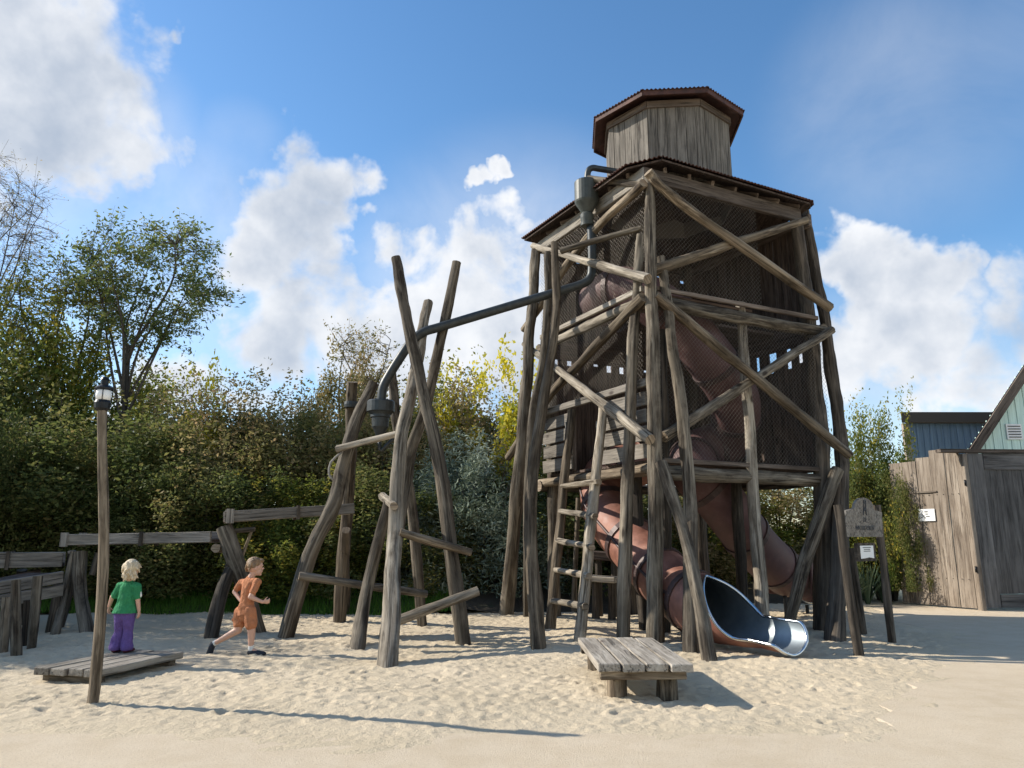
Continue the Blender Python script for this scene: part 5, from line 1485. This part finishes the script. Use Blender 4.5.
# ---- boy, running to the right
BY = 9.75
def b(px, py, dy=0.0): return W(px, py, BY + dy)
gb = b(252, 655); boy = thing('person', Vector((gb.x, BY, 0)), 'short haired child in apricot shirt and shorts and dark shoes running to the right', 'person')
hc = b(255.5, 566.5, .02); fw = Vector((.86, .5, -.06)).normalized(); sdv = fw.cross(Vector((0, 0, 1))).normalized(); upv = sdv.cross(fw)
RM = Matrix((sdv, fw, upv)).transposed()
def hl(x, y, z): return hc + RM @ Vector((x, y, z))
bm = bmesh.new()
ell(bm, hl(0, -.01, .015), (.078, .098, .100), RM); ell(bm, hl(0, .028, -.055), (.056, .06, .058), RM); ell(bm, hl(0, .092, -.02), (.013, .022, .018), RM); ell(bm, hl(0, .082, -.055), (.022, .016, .012), RM); ell(bm, hl(0, .068, -.095), (.024, .02, .018), RM)
ell(bm, hl(0, .075, .018), (.05, .02, .014), RM)
for sg in (-1, 1): ell(bm, hl(sg * .08, -.012, -.018), (.010, .02, .028), RM)
LS, RS_ = b(242, 583, .10), b(257.5, 582, -.07); ch_ = (LS + RS_) / 2; hip = b(246, 610, .0); LH, RH = b(241, 612, .06), b(250, 612, -.06)
cap(bm, hl(0, -.02, -.08), .04, ch_ + Vector((0, 0, .03)), .046); cap(bm, LS, .040, RS_, .040); cap(bm, ch_ - Vector((0, 0, .04)), .080, hip, .07, 14, (fw, .78)); cap(bm, LH, .058, RH, .058)
# arms
LE, LW = b(234.5, 592, .12), b(241, 601, .02); cap(bm, LS, .036, LE, .03); cap(bm, LE, .030, LW, .022); hand(bm, LW, Vector((.9, -.1, .1)), Vector((0, -.6, 1)), .125, .8, -1)
RE, RW = b(250.5, 597, -.14), b(262.5, 602, -.08); cap(bm, RS_, .037, RE, .031); cap(bm, RE, .031, RW, .022); hand(bm, RW, Vector((.95, .2, .05)), Vector((0, .8, .4)), .125, .9, 1)
# legs: left trails (px left), right lands
LK, LAk = b(238, 630, .04), b(213.5, 644, .10); cap(bm, LH, .062, LK, .050); cap(bm, LK, .050, LAk, .028)
RK, RAk = b(251.5, 631, -.05), b(251, 649, -.04); cap(bm, RH, .062, RK, .050); cap(bm, RK, .050, RAk, .030)
cap(bm, LAk, .028, b(209.5, 654, .10), .022); cap(bm, RAk, .028, b(260, 653.8, -.04), .020)
fuse('body', bm, skin, boy, .0065)
bm = bmesh.new(); rs = random.Random(3); ell(bm, hl(0, -.022, .032), (.085, .098, .092), RM); ell(bm, hl(0, .05, .075), (.06, .05, .03), RM)
for k in range(50):
    a = rs.uniform(0, 6.28); zz = rs.uniform(-.04, .10); q = .09 * math.sqrt(max(.05, 1 - (zz / .12) ** 2)); dx, dy = math.cos(a) * q * .9, math.sin(a) * q
    if dy > .02 and zz < .05: continue
    cap(bm, hl(dx, dy - .02, zz), .016, hl(dx * 1.1, dy * 1.1 - .02, zz - .03), .009, 7)
fuse('hair', bm, M['hair_brown'], boy, .006, 1)
for sg in (-1, 1):
    bm = bmesh.new(); ell(bm, hl(sg * .032, .083, -.002), (.010, .006, .006), RM); obj('eye', bm, M['eye'], boy, smooth=True)
bm = bmesh.new(); ell(bm, hl(0, .096, -.056), (.017, .005, .005), RM); obj('mouth', bm, M['lip'], boy, smooth=True)
bm = bmesh.new(); cap(bm, LS, .054, RS_, .054); cap(bm, ch_ - Vector((0, 0, .03)), .108, hip + Vector((0, 0, .04)), .108, 16, (fw, .8)); cap(bm, hip + Vector((0, 0, .05)), .108, hip - Vector((0, 0, .05)), .114, 16, (fw, .88))
cap(bm, LS, .050, LS.lerp(LE, .62), .046); cap(bm, RS_, .052, RS_.lerp(RE, .65), .047); cap(bm, ch_ + Vector((.0, 0, .045)), .05, ch_, .06)
fuse('shirt', bm, M['rust_cloth'], boy, .006, 2, .010, [(hip + Vector((0, 0, -.055)), Vector((.1, 0, -1)).normalized())])
bm = bmesh.new(); cap(bm, LH, .080, RH, .080); cap(bm, hip + Vector((0, 0, .03)), .115, hip - Vector((0, 0, .05)), .10, 16, (fw, .85)); cap(bm, LH, .082, LH.lerp(LK, .6), .080, 14); cap(bm, RH, .082, RH.lerp(RK, .62), .078, 14); cap(bm, b(237, 618, .04), .035, b(233.5, 620, .05), .025)
fuse('shorts', bm, M['rust_cloth'], boy, .006, 2, .011)
for a, c_ in ((LAk, b(216, 642.5, .1)), (RAk, b(251.2, 645, -.04))):
    bm = bmesh.new(); cap(bm, a, .037, c_, .035); fuse('sock', bm, M['sock'], boy, .006)
bm = bmesh.new(); cap(bm, b(212.5, 645, .1), .046, b(208, 657, .1), .044, 12, (Vector((1, 0, 0)), .85)); fuse('shoe', bm, M['shoe_dark'], boy, .006)
bm = bmesh.new(); cap(bm, b(250.5, 652.5, -.04), .044, b(263, 654, -.04), .040, 12, (Vector((0, 0, 1)), .85)); fuse('shoe', bm, M['shoe_dark'], boy, .006)
print('OBJECTS', len(bpy.data.objects))
